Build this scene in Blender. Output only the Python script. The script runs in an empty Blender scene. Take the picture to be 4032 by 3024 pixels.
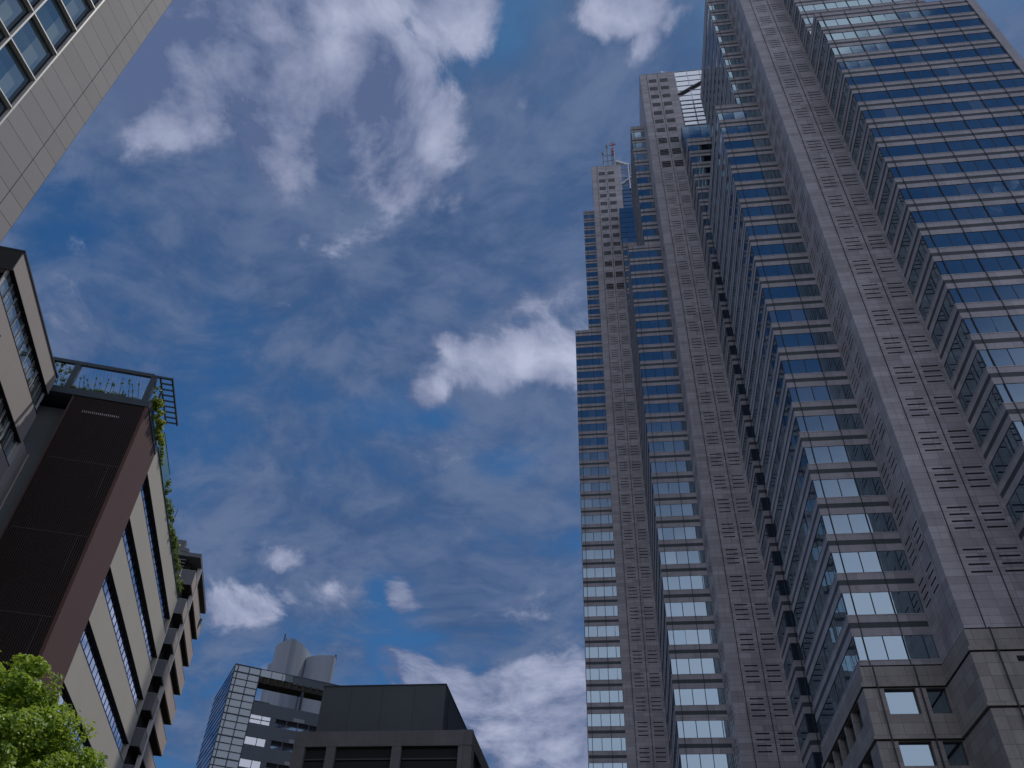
import bpy, math, random
import numpy as np
from mathutils import Matrix, Vector

random.seed(7)
RNG = np.random.default_rng(7)
S = bpy.context.scene
COL = S.collection
R = math.radians

# ------------------------------------------------------------------ camera
cam_d = bpy.data.cameras.new('camera')
cam_d.sensor_fit = 'HORIZONTAL'
cam_d.sensor_width = 36.0
cam_d.lens = 36.0 * 3240 / 4032
cam_d.clip_start = 0.1
cam_d.clip_end = 6000
cam = bpy.data.objects.new('camera', cam_d)
COL.objects.link(cam)
right = Vector((0.99214865, 0.12124708, 0.03066283))
up = Vector((0.05850924, -0.66668464, 0.74303988))
fwd = Vector((-0.11053385, 0.73541195, 0.66854433))
m = Matrix(((right.x, up.x, -fwd.x, 0), (right.y, up.y, -fwd.y, 0), (right.z, up.z, -fwd.z, 1.6), (0, 0, 0, 1)))
cam.matrix_world = m
S.camera = cam

# ------------------------------------------------------------------ light
SUN_AZ, SUN_EL = R(30), R(65)          # azimuth from +Y towards +X
sun_dir = Vector((math.sin(SUN_AZ) * math.cos(SUN_EL), math.cos(SUN_AZ) * math.cos(SUN_EL), math.sin(SUN_EL)))
sd = bpy.data.lights.new('sun', 'SUN')
sd.energy = 2.6
sd.angle = R(0.5)
sd.color = (1.0, 0.95, 0.86)
so = bpy.data.objects.new('sun', sd)
so.rotation_euler = (-sun_dir).to_track_quat('-Z', 'Y').to_euler()
so.location = (60, 60, 300)
COL.objects.link(so)

S.view_settings.view_transform = 'Standard'
S.view_settings.look = 'None'
S.view_settings.gamma = 1.0
S.view_settings.exposure = 0.0
S.render.engine = 'CYCLES'
S.cycles.caustics_reflective = False
S.cycles.caustics_refractive = False
S.cycles.max_bounces = 6


class NT:
    """small helper to chain shader nodes"""
    def __init__(self, tree):
        self.t = tree
        self.L = tree.links

    def n(self, typ, **kw):
        o = self.t.nodes.new(typ)
        for k, v in kw.items():
            setattr(o, k, v)
        return o

    def put(self, sock, v):
        if isinstance(v, bpy.types.NodeSocket):
            self.L.new(v, sock)
        else:
            sock.default_value = v

    def math(self, op, a, b=None, c=None, clamp=False):
        o = self.n('ShaderNodeMath', operation=op, use_clamp=clamp)
        self.put(o.inputs[0], a)
        if b is not None:
            self.put(o.inputs[1], b)
        if c is not None:
            self.put(o.inputs[2], c)
        return o.outputs[0]

    def dot(self, a, v):
        o = self.n('ShaderNodeVectorMath', operation='DOT_PRODUCT')
        self.put(o.inputs[0], a)
        self.put(o.inputs[1], v)
        return o.outputs['Value']

    def vadd(self, a, v):
        o = self.n('ShaderNodeVectorMath', operation='ADD')
        self.put(o.inputs[0], a)
        self.put(o.inputs[1], v)
        return o.outputs[0]

    def noise(self, vec, scale, detail=4, rough=0.5, dist=0.0):
        o = self.n('ShaderNodeTexNoise')
        self.put(o.inputs['Vector'], vec)
        o.inputs['Scale'].default_value = scale
        o.inputs['Detail'].default_value = detail
        o.inputs['Roughness'].default_value = rough
        o.inputs['Distortion'].default_value = dist
        return o.outputs['Fac']

    def smooth(self, x, a, b):
        o = self.n('ShaderNodeMapRange', interpolation_type='SMOOTHSTEP')
        self.put(o.inputs[0], x)
        o.inputs[1].default_value = a
        o.inputs[2].default_value = b
        return o.outputs[0]

    def mix(self, f, a, b, blend='MIX'):
        o = self.n('ShaderNodeMix', data_type='RGBA', blend_type=blend)
        self.put(o.inputs[0], f)
        for i, v in ((6, a), (7, b)):
            if isinstance(v, tuple) and len(v) == 3:
                v = v + (1,)
            self.put(o.inputs[i], v)
        return o.outputs[2]

    def combine(self, x, y, z):
        o = self.n('ShaderNodeCombineXYZ')
        self.put(o.inputs[0], x)
        self.put(o.inputs[1], y)
        self.put(o.inputs[2], z)
        return o.outputs[0]


# ------------------------------------------------------------------ sky
# cloud masses: centre direction, two scaled tangent axes, weight, brightness
CLOUDS = [
 ((-0.331, 0.365, 0.8702), (4.6, 1.88, 0.96), (-2.2, 7.4, -3.95), 1.15, 0.12),
 ((-0.257, 0.4115, 0.8744), (4.4, 4.0, -0.6), (-6.6, 6.5, -5.0), 1.1, 0.4),
 ((-0.1576, 0.399, 0.9033), (16.9261, 5.2763, 0.6225), (-3.4664, 11.8067, -5.8193), 1.05, 0.8),
 ((-0.166, 0.4768, 0.8632), (21.9593, 8.7519, -0.6128), (-4.9125, 11.8031, -7.4648), 0.9, 0.7),
 ((-0.3464, 0.4603, 0.8174), (5.2, 13.3, -5.3), (-16.5, 3.0, -8.7), 0.95, 0.35),
 ((-0.229, 0.3695, 0.9006), (10.658, 1.9878, 1.8945), (-3.5345, 32.5244, -14.2416), 1.0, 0.9),
 ((-0.2245, 0.5328, 0.8159), (27.6783, 14.4466, -1.817), (-10.1439, 17.6352, -14.308), 0.75, 0.5),
 ((0.0422, 0.4046, 0.9135), (18.0526, 1.3372, -1.4266), (-2.8077, 25.8363, -11.313), 1.1, 1.0),
 ((0.0635, 0.4359, 0.8977), (42.6445, 19.707, -12.5877), (-12.4737, 21.0326, -9.3302), 0.7, 0.6),
 ((-0.0753, 0.4784, 0.8749), (33.9822, 3.9843, 0.7469), (-3.2772, 31.2036, -17.3453), 0.85, 0.6),
 ((-0.0673, 0.7191, 0.6917), (11.7955, 1.807, -0.73), (-4.4037, 20.1219, -21.3472), 1.05, 1.0),
 ((-0.1459, 0.7154, 0.6833), (15.9755, 2.3927, 0.9068), (-1.4462, 16.2021, -17.2733), 1.0, 0.7),
 ((-0.2083, 0.7256, 0.6558), (23.9413, -1.1489, 8.8741), (11.171, 27.2544, -26.6097), 0.8, 0.5),
 ((-0.1772, 0.6906, 0.7011), (21.3327, 6.4739, -0.984), (-13.9115, 39.4068, -42.3337), 0.75, 0.4),
 ((-0.4037, 0.8099, 0.4255), (12.9235, 4.6656, 3.3796), (1.7581, 16.0528, -28.8843), 1.0, 0.7),
 ((-0.3231, 0.8378, 0.4401), (14.2541, 6.3607, -1.6452), (-8.8097, 12.1081, -29.5153), 0.8, 0.35),
 ((-0.3796, 0.7969, 0.4699), (19.6446, 8.2924, 1.8049), (-5.5911, 22.5528, -42.7631), 0.65, 0.3),
 ((-0.2498, 0.8559, 0.4529), (45.6736, 3.2136, 19.1132), (11.3913, 19.4613, -30.4932), 0.85, 0.5),
 ((-0.1008, 0.9223, 0.3731), (10.4833, 0.728, 1.0331), (2.1931, 12.9254, -31.3614), 1.1, 0.85),
 ((-0.0812, 0.9396, 0.3324), (10.5, 0.85, 0.17), (-0.2, 5.6, -15.9), 1.2, 0.6),
 ((-0.1792, 0.9152, 0.361), (19.1543, 6.4746, -6.9087), (-13.8367, 9.0704, -29.8616), 1.0, 0.75),
]
HOLES = [
 ((-0.2259, 0.7387, 0.6351), (12.4471, 2.657, 1.3364), (-1.963, 23.007, -27.4582), 1.0),
 ((-0.2678, 0.8513, 0.4512), (12.943, 10.6408, -12.3963), (-20.5362, 3.37, -18.5491), 1.0),
 ((-0.1246, 0.7962, 0.592), (15.9942, 0.3941, 2.8371), (4.9847, 24.1694, -31.4584), 0.8),
 ((-0.453, 0.6636, 0.5953), (13.1429, 7.4621, 1.683), (-1.6369, 4.2267, -5.9574), 0.40),
 ((-0.5576, 0.4718, 0.683), (14.4204, 6.8481, 7.0422), (-1.3369, 13.5893, -10.4772), 0.55),
 ((-0.0496, 0.5189, 0.8534), (25.6369, 6.3801, -2.3892), (-2.3797, 7.7466, -4.8485), 0.5),
 ((-0.1802, 0.4834, 0.8567), (38.9986, 15.8737, -0.7545), (-5.7846, 13.7841, -8.9937), 0.9),
 ((-0.4648, 0.3737, 0.8027), (17.8428, 18.6386, 1.6555), (-16.3443, 17.1981, -17.4701), 0.9),
 ((-0.0811, 0.6838, 0.7252), (17.7939, 1.8682, 0.2286), (-2.9911, 32.2507, -30.7447), 0.5),
 ((-0.4451, 0.8126, 0.3762), (14.1566, 6.5481, 2.6043), (-0.2741, 5.1243, -11.3947), 0.1),
 # thicker veil
 ((0.0666, 0.5401, 0.8389), (10.5039, 2.7442, -2.6001), (-2.4208, 5.8682, -3.586), -0.9),
 ((-0.0063, 0.4437, 0.8961), (12.0903, 1.0713, -0.4455), (-1.6056, 15.0227, -7.4499), -0.5),
 ((-0.3143, 0.5686, 0.7602), (5.8281, 0.6908, 1.8925), (1.1903, 10.8553, -7.6281), -0.5),
 ((-0.155, 0.5849, 0.7962), (8.9471, 1.4144, 0.7023), (-1.2005, 12.1373, -9.1497), -0.4),
 ((-0.257, 0.808, 0.5303), (6.2424, -0.1021, 3.1806), (5.7423, 9.0323, -10.9799), -0.5),
 ((-0.4968, 0.4163, 0.7615), (19.0464, 7.1841, 8.4977), (-1.5235, 14.7583, -9.0621), -0.4),
 ((-0.152, 0.8774, 0.455), (9.1151, 1.3657, 0.4109), (-0.4974, 8.0273, -15.6456), -0.6),
 ((-0.5395, 0.6294, 0.5593), (20.2393, 10.7206, 7.4577), (-0.8978, 10.5746, -12.7648), -0.4),
]


def build_world():
    w = bpy.data.worlds.new('World')
    S.world = w
    w.use_nodes = True
    t = w.node_tree
    t.nodes.clear()
    k = NT(t)
    out = k.n('ShaderNodeOutputWorld')
    bg = k.n('ShaderNodeBackground')
    bg.inputs['Strength'].default_value = 0.1
    k.L.new(bg.outputs[0], out.inputs['Surface'])
    sky = k.n('ShaderNodeTexSky', sky_type='NISHITA', sun_disc=False)
    sky.sun_elevation = SUN_EL
    sky.sun_rotation = SUN_AZ
    sky.altitude = 0
    sky.air_density = 1.0
    sky.dust_density = 0.6
    sky.ozone_density = 2.0
    tc = k.n('ShaderNodeTexCoord')
    d = tc.outputs['Generated']
    sep = k.n('ShaderNodeSeparateXYZ')
    k.L.new(d, sep.inputs[0])
    z = sep.outputs[2]
    zc = k.math('ADD', k.math('MAXIMUM', z, 0.0), 0.35)
    q = k.combine(k.math('DIVIDE', sep.outputs[0], zc), k.math('DIVIDE', sep.outputs[1], zc), k.math('MULTIPLY', z, 0.4))

    blue = k.mix(1.0, sky.outputs[0], (0.19, 0.44, 0.65), 'MULTIPLY')

    def blob(c, a, b):
        u = k.dot(d, a)
        v = k.dot(d, b)
        front = k.math('GREATER_THAN', k.dot(d, c), 0.3)
        r2 = k.math('MULTIPLY_ADD', v, v, k.math('MULTIPLY', u, u))
        e = k.math('POWER', 2.718, k.math('MULTIPLY', r2, -0.9))
        return k.math('MULTIPLY', e, front)

    # thin veil with gaps, drawn out in streaks
    warp = k.n('ShaderNodeTexNoise')
    k.put(warp.inputs['Vector'], q)
    warp.inputs['Scale'].default_value = 2.6
    warp.inputs['Detail'].default_value = 3
    wv = k.n('ShaderNodeVectorMath', operation='MULTIPLY_ADD')
    k.put(wv.inputs[0], warp.outputs['Color'])
    wv.inputs[1].default_value = (0.22, 0.22, 0.22)
    k.put(wv.inputs[2], q)
    qs = k.n('ShaderNodeMapping')
    k.put(qs.inputs['Vector'], wv.outputs[0])
    qs.inputs['Rotation'].default_value = (0, 0, R(-38))
    qs.inputs['Scale'].default_value = (1.0, 1.3, 1.0)
    qw = qs.outputs[0]
    n_big = k.noise(q, 1.7, 4, 0.55, 0.4)
    n_mid = k.noise(qw, 4.6, 9, 0.60, 0.0)
    n_fine = k.noise(k.vadd(qw, (3.1, 7.7, 1.3)), 13.0, 8, 0.62, 0.2)
    hole = 0.0
    for c, a, b, wt in HOLES:
        hole = k.math('MULTIPLY_ADD', blob(c, a, b), wt, hole)
    # rear half of the sky: cloud sheet high up, clear belt, pale band low down
    rear = k.smooth(k.math('MULTIPLY', sep.outputs[1], -1.0), -0.05, 0.25)
    wob = k.math('MULTIPLY', k.math('SUBTRACT', n_mid, 0.5), 0.10)
    tilt = k.math('MULTIPLY', sep.outputs[0], -0.10)
    zr = k.math('ADD', k.math('ADD', z, wob), tilt)
    sheet = k.math('MULTIPLY', k.smooth(zr, 0.812, 0.842), rear)
    low = k.math('MULTIPLY', k.smooth(k.math('MULTIPLY', zr, -1.0), -0.66, -0.36), rear)
    front = k.math('SUBTRACT', 1.0, k.math('MULTIPLY', rear, 0.7))

    # cumulus masses
    s = 0.0
    br = 0.0
    for c, a, b, wt, bright in CLOUDS:
        e = blob(c, a, b)
        s = k.math('MAXIMUM', s, k.math('MULTIPLY', e, wt)) if not isinstance(s, float) else k.math('MULTIPLY', e, wt)
        br = k.math('MAXIMUM', br, k.math('MULTIPLY', e, bright)) if not isinstance(br, float) else k.math('MULTIPLY', e, bright)
    wc = k.n('ShaderNodeVectorMath', operation='MULTIPLY_ADD')
    k.put(wc.inputs[0], warp.outputs['Color'])
    wc.inputs[1].default_value = (0.16, 0.16, 0.16)
    k.put(wc.inputs[2], q)
    qc = wc.outputs[0]
    edge = k.noise(qc, 6.0, 13, 0.61, 0.25)
    off = k.vadd(qc, (0.030, 0.040, 0.0))
    edge2 = k.noise(off, 6.0, 8, 0.58, 0.25)
    hole = k.math('MULTIPLY', hole, k.math('SUBTRACT', 1.0, k.math('MULTIPLY', s, 0.8)))

    veil = k.math('MULTIPLY_ADD', n_fine, 0.22, k.math('MULTIPLY_ADD', n_mid, 0.55, k.math('MULTIPLY', n_big, 0.30)))
    veil = k.math('SUBTRACT', veil, k.math('MULTIPLY', hole, 0.17))
    veil = k.math('MULTIPLY_ADD', s, 0.05, veil)
    veil = k.math('MULTIPLY', k.smooth(veil, 0.385, 0.59), 0.95)
    veil = k.math('MULTIPLY', veil, front)
    vcol = k.mix(k.smooth(k.math('MULTIPLY_ADD', n_mid, 0.5, k.math('MULTIPLY', n_fine, 0.5)), 0.36, 0.64), (0.48, 0.97, 2.2), (1.24, 1.76, 3.05))
    col = k.mix(veil, blue, vcol)

    dens = k.math('MULTIPLY_ADD', k.math('SUBTRACT', edge, 0.5), 3.6, k.math('MULTIPLY', s, 1.25))
    dens = k.math('SUBTRACT', dens, k.math('MULTIPLY', k.math('MAXIMUM', hole, 0.0), 0.25))
    alpha = k.smooth(dens, 0.38, 0.88)
    relief = k.math('MULTIPLY', k.math('SUBTRACT', edge, edge2), 3.0)
    thick = k.smooth(dens, 0.9, 1.7)
    lum = k.math('ADD', k.math('MULTIPLY_ADD', br, 0.80, relief), k.math('MULTIPLY', thick, -0.10))
    lum = k.math('ADD', lum, k.math('MULTIPLY', k.math('SUBTRACT', n_mid, 0.5), 0.9), clamp=True)
    ccol = k.mix(lum, (1.0, 1.40, 2.7), (4.9, 5.25, 6.9))
    col = k.mix(k.math('MULTIPLY', alpha, 0.92), col, ccol)
    # rear cloud masses
    col = k.mix(k.math('MULTIPLY', sheet, 0.88), col, k.mix(n_mid, (4.8, 5.5, 7.0), (11.0, 11.3, 12.2)))
    col = k.mix(k.math('MULTIPLY', low, 0.92), col, (7.9, 8.2, 9.9))
    k.put(bg.inputs['Color'], col)


build_world()

# ------------------------------------------------------------------ materials
MATS = {}


def new_mat(name):
    mt = bpy.data.materials.new(name)
    mt.use_nodes = True
    t = mt.node_tree
    t.nodes.clear()
    k = NT(t)
    out = k.n('ShaderNodeOutputMaterial')
    return mt, k, out


def surface(name, base, rough=0.8, panel=None, joint=0.35, vary=0.10, mott=0.10, mscale=1.2, metal=0.0, streak=0.0, mortar=0.012, offset=(0, 0), spec=0.3, bump=0.0):
    """opaque surface with panel joints laid out in object space (u = x + y, v = z)"""
    if name in MATS:
        return MATS[name]
    mt, k, out = new_mat(name)
    p = k.n('ShaderNodeBsdfPrincipled')
    tc = k.n('ShaderNodeTexCoord')
    sep = k.n('ShaderNodeSeparateXYZ')
    k.L.new(tc.outputs['Object'], sep.inputs[0])
    u = k.math('ADD', sep.outputs[0], sep.outputs[1])
    if panel:
        uv = k.combine(k.math('ADD', u, offset[0]), k.math('ADD', sep.outputs[2], offset[1]), 0.0)
        b = k.n('ShaderNodeTexBrick', offset=0.0, squash=1.0)
        k.put(b.inputs['Vector'], uv)
        c1 = tuple(x * (1 + vary) for x in base) + (1,)
        c2 = tuple(x * (1 - vary) for x in base) + (1,)
        b.inputs['Color1'].default_value = c1
        b.inputs['Color2'].default_value = c2
        b.inputs['Mortar'].default_value = tuple(x * joint for x in base) + (1,)
        b.inputs['Scale'].default_value = 1.0
        b.inputs['Mortar Size'].default_value = mortar
        b.inputs['Mortar Smooth'].default_value = 0.1
        b.inputs['Brick Width'].default_value = panel[0]
        b.inputs['Row Height'].default_value = panel[1]
        col = b.outputs['Color']
    else:
        col = tuple(base) + (1,)
    n1 = k.noise(tc.outputs['Object'], mscale, 5, 0.6)
    f = k.math('MULTIPLY_ADD', k.math('SUBTRACT', n1, 0.5), 2.6 * mott, 1.0)
    n2 = k.noise(tc.outputs['Object'], mscale * 9.0, 4, 0.6)
    f = k.math('MULTIPLY_ADD', k.math('SUBTRACT', n2, 0.5), 1.2 * mott, f)
    if streak:
        sv = k.combine(k.math('MULTIPLY', u, 1.0), 0.0, k.math('MULTIPLY', sep.outputs[2], 0.07))
        n3 = k.noise(sv, 2.2, 4, 0.6)
        f = k.math('MULTIPLY_ADD', k.smooth(n3, 0.52, 0.75), -streak, f)
    cc = k.mix(1.0, col, k.combine(f, f, f), 'MULTIPLY')
    k.put(p.inputs['Base Color'], cc)
    p.inputs['Roughness'].default_value = rough
    p.inputs['Metallic'].default_value = metal
    p.inputs['Specular IOR Level'].default_value = spec
    if bump:
        bn = k.n('ShaderNodeBump')
        bn.inputs['Strength'].default_value = bump
        bn.inputs['Distance'].default_value = 0.02
        k.put(bn.inputs['Height'], n2)
        k.L.new(bn.outputs[0], p.inputs['Normal'])
    k.L.new(p.outputs[0], out.inputs['Surface'])
    MATS[name] = mt
    return mt


def glass(name, tint=(0.70, 0.80, 0.92), base=(0.010, 0.016, 0.024), fac=0.45, wave=0.02, streaks=None, graze=1.0):
    """coated window glass: strong sky reflection over a dark room behind"""
    if name in MATS:
        return MATS[name]
    mt, k, out = new_mat(name)
    gl = k.n('ShaderNodeBsdfGlossy')
    gl.inputs['Color'].default_value = tuple(tint) + (1,)
    gl.inputs['Roughness'].default_value = 0.015
    df = k.n('ShaderNodeBsdfDiffuse')
    tc = k.n('ShaderNodeTexCoord')
    if streaks:
        sep = k.n('ShaderNodeSeparateXYZ')
        k.L.new(tc.outputs['Object'], sep.inputs[0])
        u = k.math('ADD', sep.outputs[0], sep.outputs[1])
        sv = k.combine(u, 0.0, k.math('MULTIPLY', sep.outputs[2], 0.12))
        n = k.noise(sv, 3.4, 5, 0.65, 0.5)
        k.put(df.inputs['Color'], k.mix(k.smooth(n, 0.4, 0.66), tuple(base), tuple(streaks)))
    else:
        df.inputs['Color'].default_value = tuple(base) + (1,)
    fr = k.n('ShaderNodeFresnel')
    fr.inputs['IOR'].default_value = 1.5
    f = k.math('MULTIPLY_ADD', fr.outputs[0], (1.0 - fac) * graze, fac, clamp=True)
    if wave:
        bn = k.n('ShaderNodeBump')
        bn.inputs['Strength'].default_value = wave
        bn.inputs['Distance'].default_value = 0.1
        k.put(bn.inputs['Height'], k.noise(tc.outputs['Object'], 0.9, 2, 0.5))
        k.L.new(bn.outputs[0], gl.inputs['Normal'])
    mx = k.n('ShaderNodeMixShader')
    k.put(mx.inputs[0], f)
    k.L.new(df.outputs[0], mx.inputs[1])
    k.L.new(gl.outputs[0], mx.inputs[2])
    k.L.new(mx.outputs[0], out.inputs['Surface'])
    MATS[name] = mt
    return mt


def leaf_mat(name, a, b, c=None):
    if name in MATS:
        return MATS[name]
    mt, k, out = new_mat(name)
    at = k.n('ShaderNodeAttribute', attribute_name='tone')
    col = k.mix(at.outputs['Fac'], a, b)
    df = k.n('ShaderNodeBsdfPrincipled')
    k.put(df.inputs['Base Color'], col)
    df.inputs['Roughness'].default_value = 0.5
    df.inputs['Specular IOR Level'].default_value = 0.35
    tr = k.n('ShaderNodeBsdfTranslucent')
    k.put(tr.inputs['Color'], k.mix(0.5, col, c or b))
    mx = k.n('ShaderNodeMixShader')
    mx.inputs[0].default_value = 0.42
    k.L.new(df.outputs[0], mx.inputs[1])
    k.L.new(tr.outputs[0], mx.inputs[2])
    k.L.new(mx.outputs[0], out.inputs['Surface'])
    MATS[name] = mt
    return mt


# ------------------------------------------------------------------ mesh helpers
class MB:
    def __init__(self):
        self.v, self.f, self.mi, self.mats = [], [], [], []

    def slot(self, mat):
        if mat not in self.mats:
            self.mats.append(mat)
        return self.mats.index(mat)

    def poly(self, pts, mat):
        i = len(self.v)
        self.v.extend(pts)
        self.f.append(tuple(range(i, i + len(pts))))
        self.mi.append(self.slot(mat))

    def box(self, x0, x1, y0, y1, z0, z1, mat):
        i = len(self.v)
        self.v.extend([(x0, y0, z0), (x1, y0, z0), (x1, y1, z0), (x0, y1, z0), (x0, y0, z1), (x1, y0, z1), (x1, y1, z1), (x0, y1, z1)])
        s = self.slot(mat)
        for q in ((0, 3, 2, 1), (4, 5, 6, 7), (0, 1, 5, 4), (1, 2, 6, 5), (2, 3, 7, 6), (3, 0, 4, 7)):
            self.f.append(tuple(i + j for j in q))
            self.mi.append(s)

    def prism(self, poly, z0, z1, mat, cap=None):
        n = len(poly)
        i = len(self.v)
        self.v.extend([(x, y, z0) for x, y in poly] + [(x, y, z1) for x, y in poly])
        s = self.slot(mat)
        c = self.slot(cap or mat)
        self.f.append(tuple(i + j for j in reversed(range(n))))
        self.mi.append(c)
        self.f.append(tuple(i + n + j for j in range(n)))
        self.mi.append(c)
        for j in range(n):
            l = (j + 1) % n
            self.f.append((i + j, i + l, i + n + l, i + n + j))
            self.mi.append(s)

    def bar(self, p, q, w, h, mat):
        p, q = Vector(p), Vector(q)
        d = (q - p).normalized()
        a = d.cross(Vector((0, 0, 1)))
        if a.length < 1e-3:
            a = Vector((1, 0, 0))
        a.normalize()
        b = a.cross(d).normalized()
        i = len(self.v)
        for c in (p, q):
            for sa, sb in ((-1, -1), (1, -1), (1, 1), (-1, 1)):
                self.v.append(tuple(c + a * (sa * w / 2) + b * (sb * h / 2)))
        s = self.slot(mat)
        for g in ((0, 1, 2, 3), (7, 6, 5, 4), (0, 4, 5, 1), (1, 5, 6, 2), (2, 6, 7, 3), (3, 7, 4, 0)):
            self.f.append(tuple(i + j for j in g))
            self.mi.append(s)

    def tube(self, p, q, r0, r1, mat, n=8):
        p, q = Vector(p), Vector(q)
        d = (q - p).normalized()
        a = d.orthogonal().normalized()
        b = d.cross(a)
        i = len(self.v)
        for c, r in ((p, r0), (q, r1)):
            for j in range(n):
                t = 2 * math.pi * j / n
                self.v.append(tuple(c + a * (r * math.cos(t)) + b * (r * math.sin(t))))
        s = self.slot(mat)
        for j in range(n):
            l = (j + 1) % n
            self.f.append((i + j, i + l, i + n + l, i + n + j))
            self.mi.append(s)
        self.f.append(tuple(i + j for j in reversed(range(n))))
        self.mi.append(s)
        self.f.append(tuple(i + n + j for j in range(n)))
        self.mi.append(s)

    def band(self, path, o, t, z0, z1, mat):
        """strip following an open plan path, from o outside the path to t inside"""
        A, B = offset(path, o), offset(path, -t)
        s = self.slot(mat)
        i = len(self.v)
        n = len(path)
        for P, zz in ((A, z0), (A, z1), (B, z0), (B, z1)):
            self.v.extend([(x, y, zz) for x, y in P])
        for j in range(n - 1):
            self.f.append((i + j, i + j + 1, i + n + j + 1, i + n + j))
            self.f.append((i + j, i + 2 * n + j, i + 2 * n + j + 1, i + j + 1))
            self.f.append((i + n + j, i + n + j + 1, i + 3 * n + j + 1, i + 3 * n + j))
            self.mi += [s] * 3
        self.f.append((i, i + n, i + 3 * n, i + 2 * n))
        e = n - 1
        self.f.append((i + e, i + 2 * n + e, i + 3 * n + e, i + n + e))
        self.mi += [s] * 2

    def build(self, name, parent=None, loc=None):
        me = bpy.data.meshes.new(name)
        me.from_pydata(self.v, [], self.f)
        for mt in self.mats:
            me.materials.append(mt)
        me.polygons.foreach_set('material_index', self.mi)
        me.update()
        o = bpy.data.objects.new(name, me)
        COL.objects.link(o)
        if parent:
            o.parent = parent
        if loc:
            o.location = loc
        return o


def offset(path, d):
    """offset an open path to its right hand side by d (mitred)"""
    P = [Vector((p[0], p[1])) for p in path]
    ns = []
    for a, b in zip(P[:-1], P[1:]):
        e = (b - a).normalized()
        ns.append(Vector((e.y, -e.x)))
    out = []
    for i, p in enumerate(P):
        if i == 0:
            out.append(p + ns[0] * d)
        elif i == len(P) - 1:
            out.append(p + ns[-1] * d)
        else:
            n = ns[i - 1] + ns[i]
            n = n / (n.length_squared / 2)
            out.append(p + n * d)
    return [(q.x, q.y) for q in out]


def thing(name, label, cat, loc=(0, 0, 0), rz=0.0, group=None):
    o = bpy.data.objects.new(name, None)
    COL.objects.link(o)
    o.empty_display_size = 0.5
    o.location = loc
    o.rotation_euler = (0, 0, rz)
    o['label'] = label
    o['category'] = cat
    if group:
        o['group'] = group
    return o


def tag(o, label, cat, group=None):
    o['label'] = label
    o['category'] = cat
    if group:
        o['group'] = group
    return o


# ------------------------------------------------------------------ ground
def setting():
    asphalt = surface('asphalt', (0.05, 0.05, 0.053), 0.9, mott=0.2)
    paving = surface('paving', (0.14, 0.135, 0.13), 0.85, panel=(0.6, 0.6))
    white = surface('road_paint', (0.75, 0.75, 0.73), 0.7)
    b = MB()
    b.poly([(-3000, -3000, -0.02), (3000, -3000, -0.02), (3000, 3000, -0.02), (-3000, 3000, -0.02)], asphalt)
    b.build('ground')['kind'] = 'structure'
    b = MB()
    b.box(9, 90, -60, 260, -0.02, 0.12, paving)
    b.box(-60, -9, -60, 11, -0.02, 0.12, paving)
    b.build('pavement')['kind'] = 'structure'
    b = MB()
    b.poly([(-9, -60, -0.0195), (9, -60, -0.0195), (9, 260, -0.0195), (-9, 260, -0.0195)], surface('road_asphalt', (0.045, 0.045, 0.048), 0.85, mott=0.25))
    for i in range(-8, 30):
        b.box(-0.08, 0.08, i * 8.0, i * 8.0 + 4, -0.015, -0.011, white)
    b.build('road')['kind'] = 'structure'


setting()

# ------------------------------------------------------------------ the stepped skyscrapers
LIGHT = (0.335, 0.322, 0.338)
granite = surface('pale_granite', LIGHT, 0.5, spec=0.4, panel=(1.6, 40.0), joint=0.45, vary=0.11, mott=0.20, mscale=0.35, streak=0.22, mortar=0.012)
granite_d = surface('dark_granite', (0.060, 0.072, 0.080), 0.6, panel=(1.6, 40.0), joint=0.5, vary=0.08, mott=0.14, mscale=0.5)
pier_mat = surface('pier_granite', LIGHT, 0.5, spec=0.4, panel=(1.65, 0.667), joint=0.42, vary=0.17, mott=0.26, mscale=0.22, streak=0.24, mortar=0.014)
base_mat = surface('base_granite', (0.305, 0.283, 0.262), 0.6, panel=(1.6, 0.95), joint=0.38, vary=0.13, mott=0.18, mscale=0.4, streak=0.18, mortar=0.014)
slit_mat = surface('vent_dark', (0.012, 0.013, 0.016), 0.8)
rail_mat = surface('rail_dark', (0.03, 0.035, 0.042), 0.5)
mull_mat = surface('mullion', (0.025, 0.035, 0.06), 0.45)
sill_mat = surface('sill_metal', (0.42, 0.42, 0.44), 0.4)
roof_mat = surface('roof_grey', (0.22, 0.22, 0.22), 0.9)
core_mat = surface('core_dark', (0.02, 0.022, 0.026), 0.9)
glass_t = glass('tower_glass', tint=(0.66, 0.86, 0.97), fac=0.42, graze=0.15)
glass_b = glass('tower_glass_blind', tint=(0.62, 0.82, 0.96), base=(0.085, 0.095, 0.10), fac=0.42, graze=0.25)
glass_a = glass('atrium_glass', tint=(0.86, 0.90, 0.96), base=(0.12, 0.14, 0.16), fac=0.55)
white_steel = surface('white_steel', (0.6, 0.62, 0.66), 0.5)


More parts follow.
